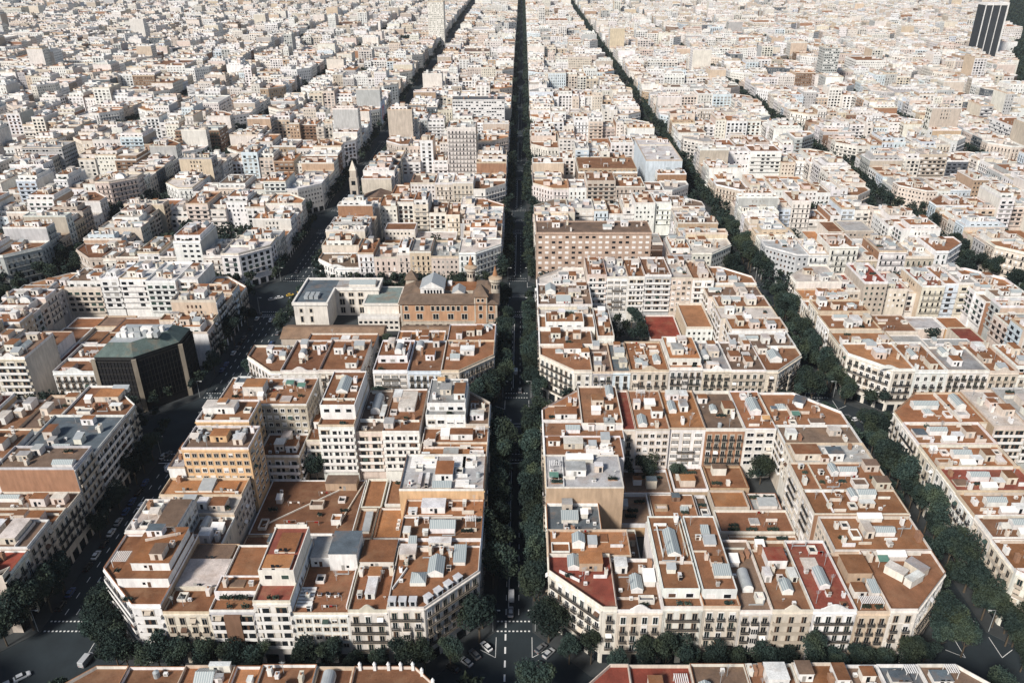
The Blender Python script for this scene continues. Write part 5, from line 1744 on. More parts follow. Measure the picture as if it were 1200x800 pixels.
m.quads([[(-51 + 1.6 * j, 384.44, 15.2), (-50 + 1.6 * j, 384.44, 15.2), (-50 + 1.6 * j, 384.44, 17.6), (-51 + 1.6 * j, 384.44, 17.6)] for j in range(6)], 'glass')
m.build('chapel_hall', t, C0)
m = MB()
gable(m, -37, -30, 385, 394, 15.1, 2.4, 'metal', 'wall', W['ivory'], 'y')
m.box(-49, -46, 400, 402, 15.0, 17.4, 'wall', W['white'])
m.box(-40, -37.6, 396, 399, 15.0, 17, 'wall', W['white'])
m.build('rooflight', t, C0)
for tx, ty, zb_, zc, za in ((-27.9, 404, 0, 22.6, 29.6), (-14.2, 386.5, 0, 23.6, 30.4)):
    m = MB()
    cyl(m, tx, ty, zb_, zc - 2.6, 2.3, n=18, mat='wall', col=STONE, cap=False)
    cyl(m, tx, ty, zc - 2.6, zc - 1.6, 2.3, 3.3, n=18, mat='wall', col=STONE, cap=False)
    cyl(m, tx, ty, zc - 1.6, zc, 3.3, n=18, mat='wall', col=STONE, cap=False)
    cyl(m, tx, ty, zc, zc + 1.4, 3.6, 1.4, n=18, mat='roof', col=(.40, .31, .22), cap=False)
    cyl(m, tx, ty, zc + 1.4, za, 1.4, .02, n=18, mat='roof', col=(.36, .18, .09), cap=False)
    for j in range(10):
        a = 2 * PI * j / 10 - PI / 2
        c_, s_ = math.cos(a), math.sin(a)
        x, y = tx + c_ * 2.36, ty + s_ * 2.36
        m.quads([[(x + s_ * .4, y - c_ * .4, zc - 5.4), (x - s_ * .4, y + c_ * .4, zc - 5.4), (x - s_ * .4, y + c_ * .4, zc - 3.4), (x + s_ * .4, y - c_ * .4, zc - 3.4)]], 'glass')
    m.build('round_tower', t, C0)
win_row(t, [-59, -54, -51, -44.9, -42, -38, -34.8, -29.6, -16], 372, 1.6, 1.7, 2.5)
win_row(t, [-59, -52.4, -44.2, -36.6, -29.6, -16], 372, 6.8, 2.7, 2.9)
win_row(t, [-59, -53.4, -51, -45.6, -43, -40.4, -37.8, -35.2, -32.6, -29, -16], 372, 11.6, 1.5, 2.4)
win_row(t, [-22.4, -20.2], 371.6, 16.6, 1.2, 1.6)
win_row(t, [-21.3], 371.6, 12, 1.6, 2.4)
win_row(t, [-21.3], 371.6, 7.6, 1.6, 2.2)

# white palace with court and glass-roofed annex
C0 = (-90, 388, 0)
t = thing('white_palace', 'white U-shaped palace with flat dark roof and glass-roofed annex beside the college', 'building', C0)
WH = (.72, .67, .60)
m = MB()
m.box(-116, -99, 372, 404, 0, 15.2, 'wall', WH, top='roof', topcol=RF['slate'])
m.box(-98.98, -76, 391, 404, 0, 15.2, 'wall', WH, top='roof', topcol=RF['grey'])
m.build('wall', t, C0)
m = MB()
m.ring([(-116.6, 371.4), (-98.4, 371.4), (-98.4, 390.4), (-75.4, 390.4), (-75.4, 404.6), (-116.6, 404.6)], .9, 14.6, 16.2, 'wall', (.76, .72, .66))
m.build('parapet', t, C0)
for j in range(6):
    m = MB()
    m.box(-112 + (j % 3) * 2.6, -110 + (j % 3) * 2.6, 378 + (j // 3) * 3.4, 380.6 + (j // 3) * 3.4, 15.21, 16.8, 'metal')
    m.build('ventilation_unit', t, C0)
m = MB()
m.box(-92, -78, 394, 401, 15.21, 16.6, 'wall', WH, top='none')
gable(m, -92, -78, 394, 401, 16.6, 1.4, 'sky', 'white', WH, 'x')
m.build('rooflight', t, C0)
m = MB()
m.box(-84, -63, 372, 379, 0, 6.8, 'wall', WH, top='wall', topcol=(.6, .58, .54))
m.box(-84, -63, 371.9, 372.3, 6.8, 8.4, 'wall', (.75, .72, .68))
m.box(-82, -64, 379.02, 401, 0, 11.4, 'wall', WH, top='none')
m.box(-82.5, -63.5, 378.6, 401.4, 11.4, 12.0, 'wall', (.70, .68, .63), top='none')
m.quads([[(-84 + 2.6 * j + .4, 371.93, z), (-84 + 2.6 * j + 2.0, 371.93, z), (-84 + 2.6 * j + 2.0, 371.93, z + 1.3), (-84 + 2.6 * j + .4, 371.93, z + 1.3)] for j in range(8) for z in (1.4, 4.4)], 'glass')
m.build('annex', t, C0)
m = MB()
m.ring([(-82.6, 378.5), (-63.4, 378.5), (-63.4, 401.5), (-82.6, 401.5)], 1.0, 12.0, 12.4, 'wall', WH)
m.poly([(-81.6, 379.5, 12.15), (-64.4, 379.5, 12.15), (-64.4, 400.5, 12.15), (-81.6, 400.5, 12.15)], 'roof', (.20, .25, .235))
m.build('annex_roof', t, C0)
win_row(t, [-112.4, -107.4], 372, 10.6, 1.3, 2.0)
win_row(t, [-112.4, -107.4], 372, 5.2, 1.3, 3.2)
win_row(t, [-112.4, -107.4], 372, 1.0, 1.4, 2.6)
win_row(t, [-95.6, -90.6, -85.6], 391, 11.2, 2.4, 2.0)
win_row(t, [-95.6, -90.6, -85.6], 391, 6.4, 2.6, 3.2)
win_row(t, [-95.6, -90.6, -85.6], 391, 1.6, 2.2, 3.2)

# long tiled halls
for x0, x1, lb in ((-115, -67, 'long low brown tiled hall in front of the white palace'), (-58, -14, 'long low brown tiled hall in front of the brick college')):
    C0 = ((x0 + x1) / 2, 350, 0)
    t = thing('tiled_hall', lb, 'building', C0)
    m = MB()
    m.box(x0, x1, 342.5, 357, 0, 10.6, 'wall', W['beige'], top='none')
    m.build('wall', t, C0)
    m = MB()
    hip(m, x0, x1, 342.5, 357, 10.6, 2.6, .5, col=(.25, .165, .11), ins=.05)
    m.build('roof', t, C0)

# dark glass office block with green roof
C0 = (-168, 306, 0)
t = thing('office_block', 'black glass office block with sloping green roof at the left-hand crossing', 'building', C0)
P = [(-178, 294), (-161, 294), (-147, 308), (-147, 322), (-178, 322)]
m = MB()
m.prism(P, 0, 24.6, 'wall', (.016, .016, .018), top='none')
m.prism([(x * .9995 - .08, y) for x, y in inset(P, .6)], 24.6, 26.2, 'wall', (.03, .03, .03), top='none')
m.build('wall', t, C0)
m = MB()
for i in range(3):
    a, c = P[i], P[i + 1]
    L = math.hypot(c[0] - a[0], c[1] - a[1])
    ux, uy = (c[0] - a[0]) / L, (c[1] - a[1]) / L
    nx_, ny_ = uy, -ux
    n = int(L / 1.4)
    for j in range(1, n):
        s = L * j / n
        q0, q1 = (a[0] + ux * (s - .08), a[1] + uy * (s - .08)), (a[0] + ux * (s + .08), a[1] + uy * (s + .08))
        r0, r1 = (q0[0] + nx_ * .25, q0[1] + ny_ * .25), (q1[0] + nx_ * .25, q1[1] + ny_ * .25)
        m.prism([q0, r0, r1, q1], 4, 24, 'wall', (.022, .021, .02))
    for z in range(8):
        z0 = 3.6 + z * 2.9
        e0, e1 = (a[0] + nx_ * .12, a[1] + ny_ * .12), (c[0] + nx_ * .12, c[1] + ny_ * .12)
        m.quads([[(*e0, z0), (*e1, z0), (*e1, z0 + .5), (*e0, z0 + .5)]], 'wall', (.034, .032, .030))
m.build('mullions', t, C0)
for (x, y) in ((-161, 294), (-147, 308), (-177.6, 294)):
    m = MB()
    m.box(x - .9, x + .9, y - .6, y + .5, 0, 25.2, 'wall', (.27, .23, .18), rot=(.4 if x != -177.6 else 0))
    m.build('corner_pillar', t, C0)
m = MB()
Q0, Q1 = inset(P, .4), inset(P, 5.4)
n = len(P)
for i in range(n):
    j = (i + 1) % n
    m.poly([(*Q0[i], 26.2), (*Q0[j], 26.2), (*Q1[j], 30.6), (*Q1[i], 30.6)], 'roof', RF['green'])
m.poly([(x, y, 30.6) for x, y in Q1], 'metal')
m.build('roof', t, C0)
rr = random.Random(4)
for j in range(14):
    m = MB()
    x, y = -170.6 + (j % 7) * 2.7, 305.5 + (j // 7) * 5.6 + rr.uniform(-1, 1)
    a_, b_ = rr.uniform(.7, 1.3), rr.uniform(.7, 1.6)
    m.box(x - a_, x + a_, y - b_, y + b_, 30.61, 31.8 + rr.uniform(0, 1.4), rr.choice(['white', 'white', 'metal', 'sky']))
    m.build('ventilation_unit', t, C0)

# church with bell tower beside the left-hand street
C0 = (-116, 560, 0)
t = thing('church', 'stone church with slim bell tower and tiled nave beside the left-hand street', 'church', C0)
m = MB()
m.box(-121, -115.4, 552, 557.6, 0, 30, 'wall', W['beige'])
m.quads([[(-119.6, 551.96, z), (-116.8, 551.96, z), (-116.8, 551.96, z + 3), (-119.6, 551.96, z + 3)] for z in (12, 18, 25)], 'glass')
m.prism([(-120.4, 552.6), (-116, 552.6), (-116, 557), (-120.4, 557)], 30, 35, 'wall', W['beige'])
hip(m, -120.4, -116, 552.6, 557, 35, 7, .3, 'wall', W['cream'], 2.49)
m.build('bell_tower', t, C0)
m = MB()
m.box(-114, -92, 550, 572, 0, 13, 'wall', W['sand'], top='none')
m.build('wall', t, C0)
m = MB()
gable(m, -114.6, -91.4, 549.6, 572.4, 13, 4, 'roof', 'wall', RF['brown'], 'y')
m.build('roof', t, C0)

# black and white tower, far right
C0 = (729, 1350, 0)
t = thing('office_tower', 'tall black glass tower with three white vertical bands, upper right corner', 'tower', C0)
m = MB()
m.box(712, 746, 1338, 1362, 0, 84, 'wall', (.04, .046, .052))
m.build('wall', t, C0)
for x0, x1, y1 in ((711.4, 712.6, 1338), (722.4, 723.2, 1338), (734.2, 735.0, 1338), (745, 747, 1363)):
    m = MB()
    m.box(x0, x1, 1336.8, y1, 0, 86, 'wall', W['white'])
    m.build('white_band', t, C0)
m = MB()
m.box(711.6, 746.8, 1337.2, 1362.8, 82, 85, 'wall', W['white'])
m.build('crown_band', t, C0)

# painted billboard on a side wall of the left-hand street
t = thing('billboard', 'large pink and white billboard hung over a facade of the left-hand street', 'billboard', (-147, 860, 0))
m = MB()
m.box(-146.0, -145.6, 846, 874, 4, 27, 'wall', (.55, .62, .72), bottom=True)
m.quads([[(-145.56, 852, 8), (-145.56, 866, 8), (-145.56, 866, 22), (-145.56, 852, 22)]], 'wall', (.60, .22, .26))
m.quads([[(-145.53, 856, 11), (-145.53, 861, 11), (-145.53, 861, 19), (-145.53, 856, 19)]], 'wall', W['white'])
m.build('panel', t, (-147, 860, 0))

# ------------------------------------------------------------------ ground, pavements, road markings
def structure(name, mb, mat):
    o = mb.build(name)
    o.data.materials.clear()
    o.data.materials.append(M[mat])
    o['kind'] = 'structure'
    return o


m = MB()
m.poly([(-3600, -500, 0), (3600, -500, 0), (3600, 4600, 0), (-3600, 4600, 0)])
structure('ground', m, 'asphalt')


def cham(x0, x1, y0, y1, c):
    return [(x0 + c, y0), (x1 - c, y0), (x1, y0 + c), (x1, y1 - c), (x1 - c, y1), (x0 + c, y1), (x0, y1 - c), (x0, y0 + c)]


m = MB()
for k in range(0, 21):
    y0, y1 = row_y(k)
    for i in range(-16, 16):
        x0, x1 = col_x(i)
        if proj((x0 + x1) / 2, max(y0, 60), 0)[0] < -300 or proj((x0 + x1) / 2, max(y0, 60), 0)[0] > 1500:
            continue
        m.prism(cham(x0 - 4.6, x1 + 4.6, y0 - 4.6, y1 + 4.6, 15.9), 0, .14)
structure('pavement', m, 'paving')

m = MB()
ZM = .006


def mark(x0, x1, y0, y1, z=ZM):
    m.quads([[(x0, y0, z), (x1, y0, z), (x1, y1, z), (x0, y1, z)]])


def line(x0, y0, x1, y1, w_=.15):
    L = math.hypot(x1 - x0, y1 - y0)
    nx_, ny_ = -(y1 - y0) / L * w_ / 2, (x1 - x0) / L * w_ / 2
    m.quads([[(x0 + nx_, y0 + ny_, ZM), (x0 - nx_, y0 - ny_, ZM), (x1 - nx_, y1 - ny_, ZM), (x1 + nx_, y1 + ny_, ZM)]])


def dash(x, y0, y1, on=2.2, off=3.0, w_=.22):
    y = y0
    while y < y1:
        mark(x - w_ / 2, x + w_ / 2, y, min(y + on, y1))
        y += on + off


def zebra(xa, xb, y):               # two rows of square studs
    x = xa
    while x < xb:
        mark(x, x + .55, y, y + .5)
        x += 1.15


for k in range(0, 8):
    y0, y1 = row_y(k)
    for xc, xa, xb, dashes in ((-2.5, -8.0, 2.4, (-5.0, -1.2)), (130.5, 125.6, 135.4, (130.5,)), (-132.5, -141.0, -124.0, (-137.6, -134.2, -130.8, -127.4))):
        for yy in (y0 + 11.4, y0 + 15.2, y1 - 15.6, y1 - 11.6):
            zebra(xa + .4, xb - .4, yy)
        for d in dashes:
            dash(d, y0 + 18, y1 - 18, 2.4, 3.4 if xc > -100 else 4.4)
        mark(xa + .3, xb - .3, y1 - 17.6, y1 - 17.2)
        if xc == -2.5:
            mark(xa + 3.6, xa + 3.85, y0 + 20, y1 - 20)
    yc = y0 - 10
    for x0, x1 in ((-118, -13), (8, 120)):
        dash_y = x0
        while dash_y < x1:
            mark(dash_y, dash_y + 2.2, yc - .1, yc + .1)
            dash_y += 5.4
    line(-40, yc - 1.6, 36, yc - 1.6, .2)
    line(-40, yc + .6, 36, yc + .6, .2)
    for sx, ex in ((-2.5, 1), (-2.5, -1), (130.5, -1), (130.5, 1), (-132.5, 1)):
        xx = sx + ex * (5.2 if sx > -100 else 8.8)
        line(xx, y0 + 2, xx, y0 + 9.4)
        line(xx, y0 + 2, xx + ex * 4.4, y0 + 4.8)
        line(xx, y0 - 22, xx, y0 - 29.4)
        line(xx, y0 - 22, xx + ex * 4.4, y0 - 24.8)
dash(-5.0, 150, 176, 2.4, 2.4, .5)
dash(-5.0, 276, 290, 2.4, 2.4, .4)
structure('road_markings', m, 'mark')

# ------------------------------------------------------------------ trees
def crown_mesh(seed, n, size, R0, H0):
    r = random.Random(seed)
    lobes = []
    for _ in range(r.randrange(6, 10)):
        a, q = r.uniform(0, 2 * PI), R0 * math.sqrt(r.random()) * .62
        lobes.append((math.cos(a) * q, math.sin(a) * q, r.uniform(-.28, .34) * H0, R0 * r.uniform(.36, .58)))
    pts = np.zeros((n, 3))
    for i in range(n):
        l = lobes[r.randrange(len(lobes))]
        v = np.array((r.gauss(0, 1), r.gauss(0, 1), r.gauss(0, 1)))
        v /= np.linalg.norm(v) + 1e-6
        rad = l[3] * (r.random() ** .33) * r.choice([1, 1, 1, 1.12])
        pts[i] = np.array(l[:3]) + v * rad * np.array((1, 1, .85))
    rg = np.random.default_rng(seed)
    a = rg.normal(size=(n, 3))
    a /= np.linalg.norm(a, axis=1)[:, None]
    b = np.cross(a, rg.normal(size=(n, 3)))
    b /= np.linalg.norm(b, axis=1)[:, None]
    s = rg.uniform(.6, 1.25, (n, 1)) * size
    a, b = a * s, b * s * .62
    V = np.stack([pts - a, pts - b * .9, pts + a, pts + b * .9], axis=1)
    return V


CROWNS = []
for s in range(7):
    mb = MB()
    mb.quads(crown_mesh(40 + s, 4200, .34, 4.9, 8.4), 'leaf')
    o = mb.build('crown')
    CROWNS.append(o.data)
    bpy.data.objects.remove(o)
mb = MB()
cyl(mb, 0, 0, 0, 4.2, .26, .18, 8, 'bark', cap=False)
for j in range(5):
    a = 2 * PI * j / 5
    p, q = np.array((0, 0, 3.6)), np.array((math.cos(a) * 1.9, math.sin(a) * 1.9, 6.6))
    sd_ = np.array((-math.sin(a), math.cos(a), 0)) * .09
    up = np.array((0, 0, .11))
    mb.quads([[p - sd_, p + sd_, q + sd_ * .5, q - sd_ * .5], [p - up, q - up * .5, q + up * .5, p + up]], 'bark')
o = mb.build('trunk')
TRUNK = o.data
bpy.data.objects.remove(o)

rt = random.Random(77)
TREES = []           # x, y, scale, street name, index within its row
STR = [(-2.5, 6.6, 'central avenue', .93, 5.2), (130.5, 6.6, 'right-hand street', .95, 5.4), (-132.5, 10.6, 'left-hand street', .72, 7.5),
       (263.5, 6.6, 'second street rightwards', .85, 7.5), (396.5, 6.6, 'third street rightwards', .8, 8), (-269, 6.6, 'second street leftwards', .8, 8), (-402, 6.6, 'third street leftwards', .8, 8)]
for xc, off, nm, dens, stp in STR:
    for sgn, sn in ((-1, 'left'), (1, 'right')):
        y = 100.0
        j = 0
        while y < 2700:
            k = (y - ROW0) % PITCH_M
            y += stp + rt.uniform(-.8, .8)
            inside = k < 116 or k > 130
            if inside and rt.random() < dens:
                if nm == 'central avenue' and 114 < k < 131:
                    continue
                if nm == 'left-hand street' and (k < 10 or 100 < k):
                    if rt.random() < .5:
                        continue
                cut = abs(off) + (3.2 if (k < 10 or 103 < k < 113) else 0)
                TREES.append((xc + sgn * cut + rt.uniform(-.6, .6), y, rt.uniform(.82, 1.25) * ((1.12 if y < 288 else .9) if nm == 'central avenue' else 1.05 if nm != 'left-hand street' else .86), nm, sn, j, 's'))
                j += 1
for k in range(1, 12):
    yc = row_y(k)[0] - 10
    for x0, x1, nm in ((-119, -12, 'left of avenue'), (7, 121, 'right of avenue'), (140, 254, 'beyond right-hand street'), (-259, -146, 'beyond left-hand street'), (273, 387, 'third block right'), (-392, -279, 'third block left')):
        for sgn, sn in ((-1, 'near'), (1, 'far')):
            x, j = x0 + 6, 0
            while x < x1 - 5:
                if rt.random() < .92:
                    dy = 6.2 + (3 if x < x0 + 13 or x > x1 - 13 else 0)
                    TREES.append((x, yc + sgn * dy + rt.uniform(-.5, .5), rt.uniform(.68, .98), '%s cross street %s' % (nth(k - 1), nm), sn, j, 'c'))
                    j += 1
                x += 6.6 + rt.uniform(-.7, .7)
for j, x in enumerate(range(-112, -64, 5)):
    TREES.append((x, 411 + rt.uniform(-1, 1), .8, 'row behind the white palace', '', j, 'p'))
for j, x in enumerate((-63, -56, -49, -42, -35)):
    TREES.append((x, 410 + rt.uniform(-1, 1), 1.1, 'row behind the brick college', '', j, 'p'))
for j, (x, y) in enumerate(COURT_TREES):
    TREES.append((x, y, rt.uniform(.6, 1.0), 'courtyards', '', j, 'y'))
TREES = [T for T in TREES if not (-185 < T[0] < -140 and 278 < T[1] < 318)]
for j, (x, y) in enumerate([(-143.6, 173), (-148, 167), (-152.4, 162.4), (-157, 158.4), (-163, 155.6), (-142, 180), (-141.8, 187), (-170, 154), (-121.4, 172.6), (-117.4, 166.6), (-113, 162), (-108.6, 157.6)]):
    TREES.append((x, y, rt.uniform(1.0, 1.25), 'bottom left crossing', '', j, 'x'))
for j, (x, y) in enumerate([(138, 158), (143, 150), (137, 149), (149, 146), (141, 142), (148, 153), (156, 148), (121.6, 170.4), (117.8, 164.4), (138.6, 167), (138.4, 174)]):
    TREES.append((x, y, rt.uniform(.8, 1.05), 'bottom right crossing', '', j, 'x'))
for j, (x, y) in enumerate([(-19.5, 293.6), (-14.6, 297.4), (-11, 303), (-24, 289.4), (-9.6, 309), (-17, 289)]):
    TREES.append((x, y, rt.uniform(.95, 1.15), 'second avenue crossing', '', j, 'x'))
for j, (x, y) in enumerate([(-163, 289), (-156, 292), (-151, 297), (-143.4, 303), (-142.2, 311), (-142, 319), (-150, 281), (-143, 272), (-142.6, 265), (-156, 279)]):
    TREES.append((x, y, rt.uniform(.5, .66), 'crossing before the dark glass block', '', j, 'x'))
for x, y in GARDENS:
    TREES.append((x, y, rt.uniform(.9, 1.4), 'gardens', '', 0, 'g'))
for (xa, ya), (xb, yb) in zip(GREEN[:-1], GREEN[1:]):
    L = math.hypot(xb - xa, yb - ya)
    for _ in range(int(L / 1.1)):
        q = rt.random()
        TREES.append((xa + (xb - xa) * q + rt.uniform(-42, 42), ya + (yb - ya) * q, rt.uniform(1.0, 1.5), 'boulevard', '', 0, 'g'))


def tree_px(T):
    u, v = proj(T[0], max(T[1], 30), 7)
    if not (-14 < u < 1214 and -10 < v < 815):
        return 0
    hid = 1.0
    if T[6] == 'c' and T[4] == 'far' and T[1] > 200:
        hid = .8
    if T[6] == 'c' and T[4] == 'near' and T[1] > 200:
        hid = .35
    if T[6] == 'c' and T[1] < 165 and T[4] == 'near':
        hid = .6
    D = T[1] * CP + 176 * SP
    return T[2] / D * hid


rank = sorted([T for T in TREES if T[6] in 'scpyx' and tree_px(T) > 0], key=lambda T: -tree_px(T))
single_t = rank[:296]
keep = {id(T) for T in single_t}
rows = {}
for T in single_t:
    rows.setdefault((T[3], T[4], T[6]), []).append(T)
for (nm, sn, kd), L in rows.items():
    L.sort(key=lambda T: T[0] if kd in 'cpx' else T[1])
    for j, T in enumerate(L):
        if kd == 's':
            lb = 'dark green street tree, %s from near end in %s row of the %s' % (nth(j), sn, nm)
        elif kd == 'c':
            lb = 'dark green street tree, %s from left, %s kerb of %s' % (nth(j), sn, nm)
        elif kd == 'x':
            lb = 'dark corner tree, %s from left, at the %s' % (nth(j), nm)
        elif kd == 'p':
            lb = 'green tree, %s from left in the %s' % (nth(j), nm)
        else:
            lb = 'garden tree between low roofs in a courtyard, %s from front' % nth(j)
        gx, gy, gs = T[0], T[1], T[2]
        root = thing('tree', lb, 'tree', (gx, gy, .14), 'street trees' if kd in 'scx' else 'garden trees')
        tr = bpy.data.objects.new('trunk', TRUNK)
        COL.objects.link(tr)
        tr.parent = root
        cr = bpy.data.objects.new('crown', rt.choice(CROWNS))
        COL.objects.link(cr)
        cr.parent = root
        cr.location = (0, 0, 8.8)
        cr.rotation_euler = (0, 0, rt.uniform(0, 2 * PI))
        root.scale = (gs * rt.uniform(.92, 1.08), gs * rt.uniform(.92, 1.08), gs * rt.uniform(.95, 1.15))
V = []
lo = [crown_mesh(90 + s, 56, 1.5, 4.7, 7.0) for s in range(6)]
mid = [crown_mesh(70 + s, 200, .95, 4.7, 7.4) for s in range(6)]
for T in TREES:
    if id(T) in keep:
        continue
    u, v = proj(T[0], max(T[1], 30), 7)
    if not (-25 < u < 1225 and v < 830):
        continue
    src = rt.choice(mid if T[1] < 700 else lo)
    a = rt.uniform(0, 2 * PI)
    c_, s_ = math.cos(a), math.sin(a)
    q = src * T[2] * (1 if T[6] != 'g' else 1.4)
    V.append(np.stack([q[..., 0] * c_ - q[..., 1] * s_ + T[0], q[..., 0] * s_ + q[..., 1] * c_ + T[1], q[..., 2] + 8.4], axis=-1))
mb = MB()
mb.quads(np.concatenate(V), 'leaf')
o = mb.build('far_trees')
o['kind'] = 'stuff'
o['label'] = 'dark ribbons of far street trees running between the city blocks'
o['category'] = 'trees'

# ------------------------------------------------------------------ vehicles
CARCOL = dict(white=(.74, .74, .73), silver=(.42, .43, .44), black=(.018, .018, .02), grey=(.14, .145, .15), red=(.30, .03, .025), blue=(.05, .09, .20), yellow=(.62, .40, .05))
for k, c in list(CARCOL.items()):
    M['car_' + k] = plain(k + '_car_paint', c, .28, 0, .03, 1, .5)
    MI.append('car_' + k)
    MIX['car_' + k] = len(MI) - 1


def loft(mb, secs, mat):
    """body from cross sections along x: (x, half width, z low, z high, half width at top)"""
    ring = []
    for x, hw, z0, z1, ht in secs:
        zm = z0 + (z1 - z0) * .55
        ring.append([(x, -hw * .92, z0), (x, -hw, zm), (x, -ht, z1), (x, ht, z1), (x, hw, zm), (x, hw * .92, z0)])
    for a, b in zip(ring[:-1], ring[1:]):
        mb.quads([[a[i], b[i], b[(i + 1) % 6], a[(i + 1) % 6]] for i in range(6)], mat)
    mb.poly(ring[0][::-1], mat)
    mb.poly(ring[-1], mat)


CARS = {}


def car_parts(kind, col):
    key = (kind, col)
    if key in CARS:
        return CARS[key]
    paint = 'car_' + col
    parts = []

    def fin(nm, mb):
        o = mb.build(nm)
        parts.append((nm, o.data, (0, 0, 0)))
        bpy.data.objects.remove(o)
    b = MB()
    if kind == 'van':
        loft(b, [(-2.5, .9, .35, 1.9, .8), (-2.4, .95, .3, 2.15, .84), (1.0, .95, .3, 2.15, .84), (1.7, .95, .3, 1.25, .86), (2.45, .9, .3, 1.05, .8), (2.55, .8, .4, .8, .75)], paint)
        fin('body', b)
        g = MB()
        g.quads([[(1.06, -.8, 2.05), (1.06, .8, 2.05), (1.68, .82, 1.3), (1.68, -.82, 1.3)]], 'glass')
        g.quads([[(.3, s * .93, 1.3), (1.2, s * .93, 1.3), (1.0, s * .89, 1.95), (.3, s * .89, 1.95)] for s in (-1, 1)], 'glass')
        fin('windscreen', g)
        lx = 2.5
    else:
        loft(b, [(-2.1, .78, .4, .85, .7), (-2.0, .86, .3, .95, .78), (-1.2, .88, .28, 1.0, .8), (1.0, .88, .28, .98, .8), (1.8, .86, .3, .86, .76), (2.1, .74, .4, .7, .66)], paint)
        fin('body', b)
        g = MB()
        loft(g, [(-1.75, .74, .94, .96, .72), (-1.25, .78, .94, 1.38, .6), (.25, .78, .94, 1.42, .6), (1.1, .76, .94, .97, .72)], 'glass')
        fin('windows', g)
        g = MB()
        g.box(-1.3, .22, -.59, .59, 1.40, 1.47, paint, bottom=True)
        fin('roof', g)
        lx = 2.04
    for sx in (-1.3, 1.35):
        for sy in (-1, 1):
            w_ = MB()
            n = 12
            for yy, mat in ((sy * .90, 'rubber'),):
                A = [(sx + math.cos(2 * PI * i / n) * .33, sy * .72, .33 + math.sin(2 * PI * i / n) * .33) for i in range(n)]
                B_ = [(p[0], sy * .9, p[2]) for p in A]
                w_.quads([[A[i], A[(i + 1) % n], B_[(i + 1) % n], B_[i]] for i in range(n)], 'rubber')
                w_.poly(B_, 'rubber')
                w_.poly([(sx + (p[0] - sx) * .6, sy * .905, .33 + (p[2] - .33) * .6) for p in A], 'rim')
            fin('wheel', w_)
    for sy in (-1, 1):
        h = MB()
        h.box(lx - .08, lx + .03, sy * .55 - .16, sy * .55 + .16, .58, .74, 'lamp')
        fin('headlight', h)
        h = MB()
        h.box(-2.12 if kind != 'van' else -2.53, -1.98 if kind != 'van' else -2.4, sy * .6 - .14, sy * .6 + .14, .62, .8, 'redlamp')
        fin('tail_light', h)
    CARS[key] = parts
    return parts


def vehicle(x, y, ang, col, label, kind='car', grp='cars on the streets', z=.02):
    t = thing('parked_car' if kind == 'car' else 'delivery_van', label, 'car' if kind == 'car' else 'van', (x, y, z), grp)
    t.rotation_euler = (0, 0, math.radians(ang))
    for nm, me, p in car_parts(kind, col):
        o = bpy.data.objects.new(nm, me)
        COL.objects.link(o)
        o.parent = t
    return t


V_ = vehicle
V_(7.4, 164.0, 48, 'silver', 'silver car parked at an angle on the right corner of the nearest avenue crossing')
V_(5.6, 159.6, 138, 'black', 'black car parked across the silver car at the nearest avenue crossing')
V_(5.2, 165.8, 48, 'grey', 'grey car half hidden under the tree at the nearest right corner')
V_(-10.4, 166.4, 130, 'white', 'white car parked on the left corner of the nearest avenue crossing')
V_(-13.6, 163.6, 130, 'grey', 'dark grey car beside the white car on the nearest left corner')
V_(-19.4, 159.0, 140, 'black', 'black car at the kerb left of the nearest avenue crossing')
V_(-15.8, 161.0, 138, 'silver', 'silver car under the trees on the nearest left corner')
V_(-3.6, 179.6, 90, 'silver', 'silver car waiting at the near end of the central avenue')
V_(-3.5, 186.2, 90, 'white', 'white van waiting second in the central avenue', 'van')
V_(-3.2, 328.0, 90, 'white', 'white van driving up the middle stretch of the central avenue', 'van')
V_(-1.2, 311.0, 90, 'grey', 'grey car in the second stretch of the central avenue')
V_(139.6, 287.0, 25, 'white', 'white car parked left of its twin at the right-hand crossing')
V_(143.4, 285.6, 25, 'white', 'white car parked right of its twin at the right-hand crossing')
V_(136.6, 289.2, 25, 'grey', 'dark car left of the two white cars, right-hand crossing')
V_(134.6, 262.0, 90, 'white', 'white van at the kerb under trees in the right-hand street', 'van')
V_(-124.6, 210.0, 86, 'white', 'white car parked on the near stretch of the left-hand street')
V_(-125.0, 204.6, 86, 'silver', 'silver car parked just in front of a white car, left-hand street')
V_(-120.5, 170.2, 60, 'white', 'small white car by the tree at the near left-hand crossing')
V_(-122.6, 161.6, 80, 'silver', 'silver van in the near left-hand crossing', 'van')
V_(-139.8, 153.6, 40, 'silver', 'silver car under trees at the lower left corner')
V_(-142.4, 150.0, 40, 'grey', 'grey car parked at the very lower left corner')
V_(-137.6, 156.0, 40, 'white', 'white car third from the lower left corner')
V_(-134.5, 252.8, 80, 'white', 'white van crossing before the dark glass block', 'van')
V_(-139.0, 262.0, 80, 'grey', 'grey car beside the crossing before the dark glass block')
V_(-131.0, 417.0, 30, 'yellow', 'yellow taxi crossing the left-hand street beside the white palace')
V_(-126.0, 421.5, 30, 'yellow', 'yellow taxi further along, left-hand street beside the white palace')
V_(-136.0, 413.5, 30, 'white', 'white car left of the yellow taxi in the left-hand street')
V_(-139.5, 411.0, 30, 'silver', 'silver car farthest left beside the yellow taxis')
V_(3.6, 415, 90, 'white', 'white car turning at the avenue crossing beside the college')
V_(-9.0, 414, 90, 'white', 'white car at the corner behind the round towers')
V_(13.5, 284.5, 0, 'grey', 'grey car in the cross street right of the second avenue crossing')
rc = random.Random(5)
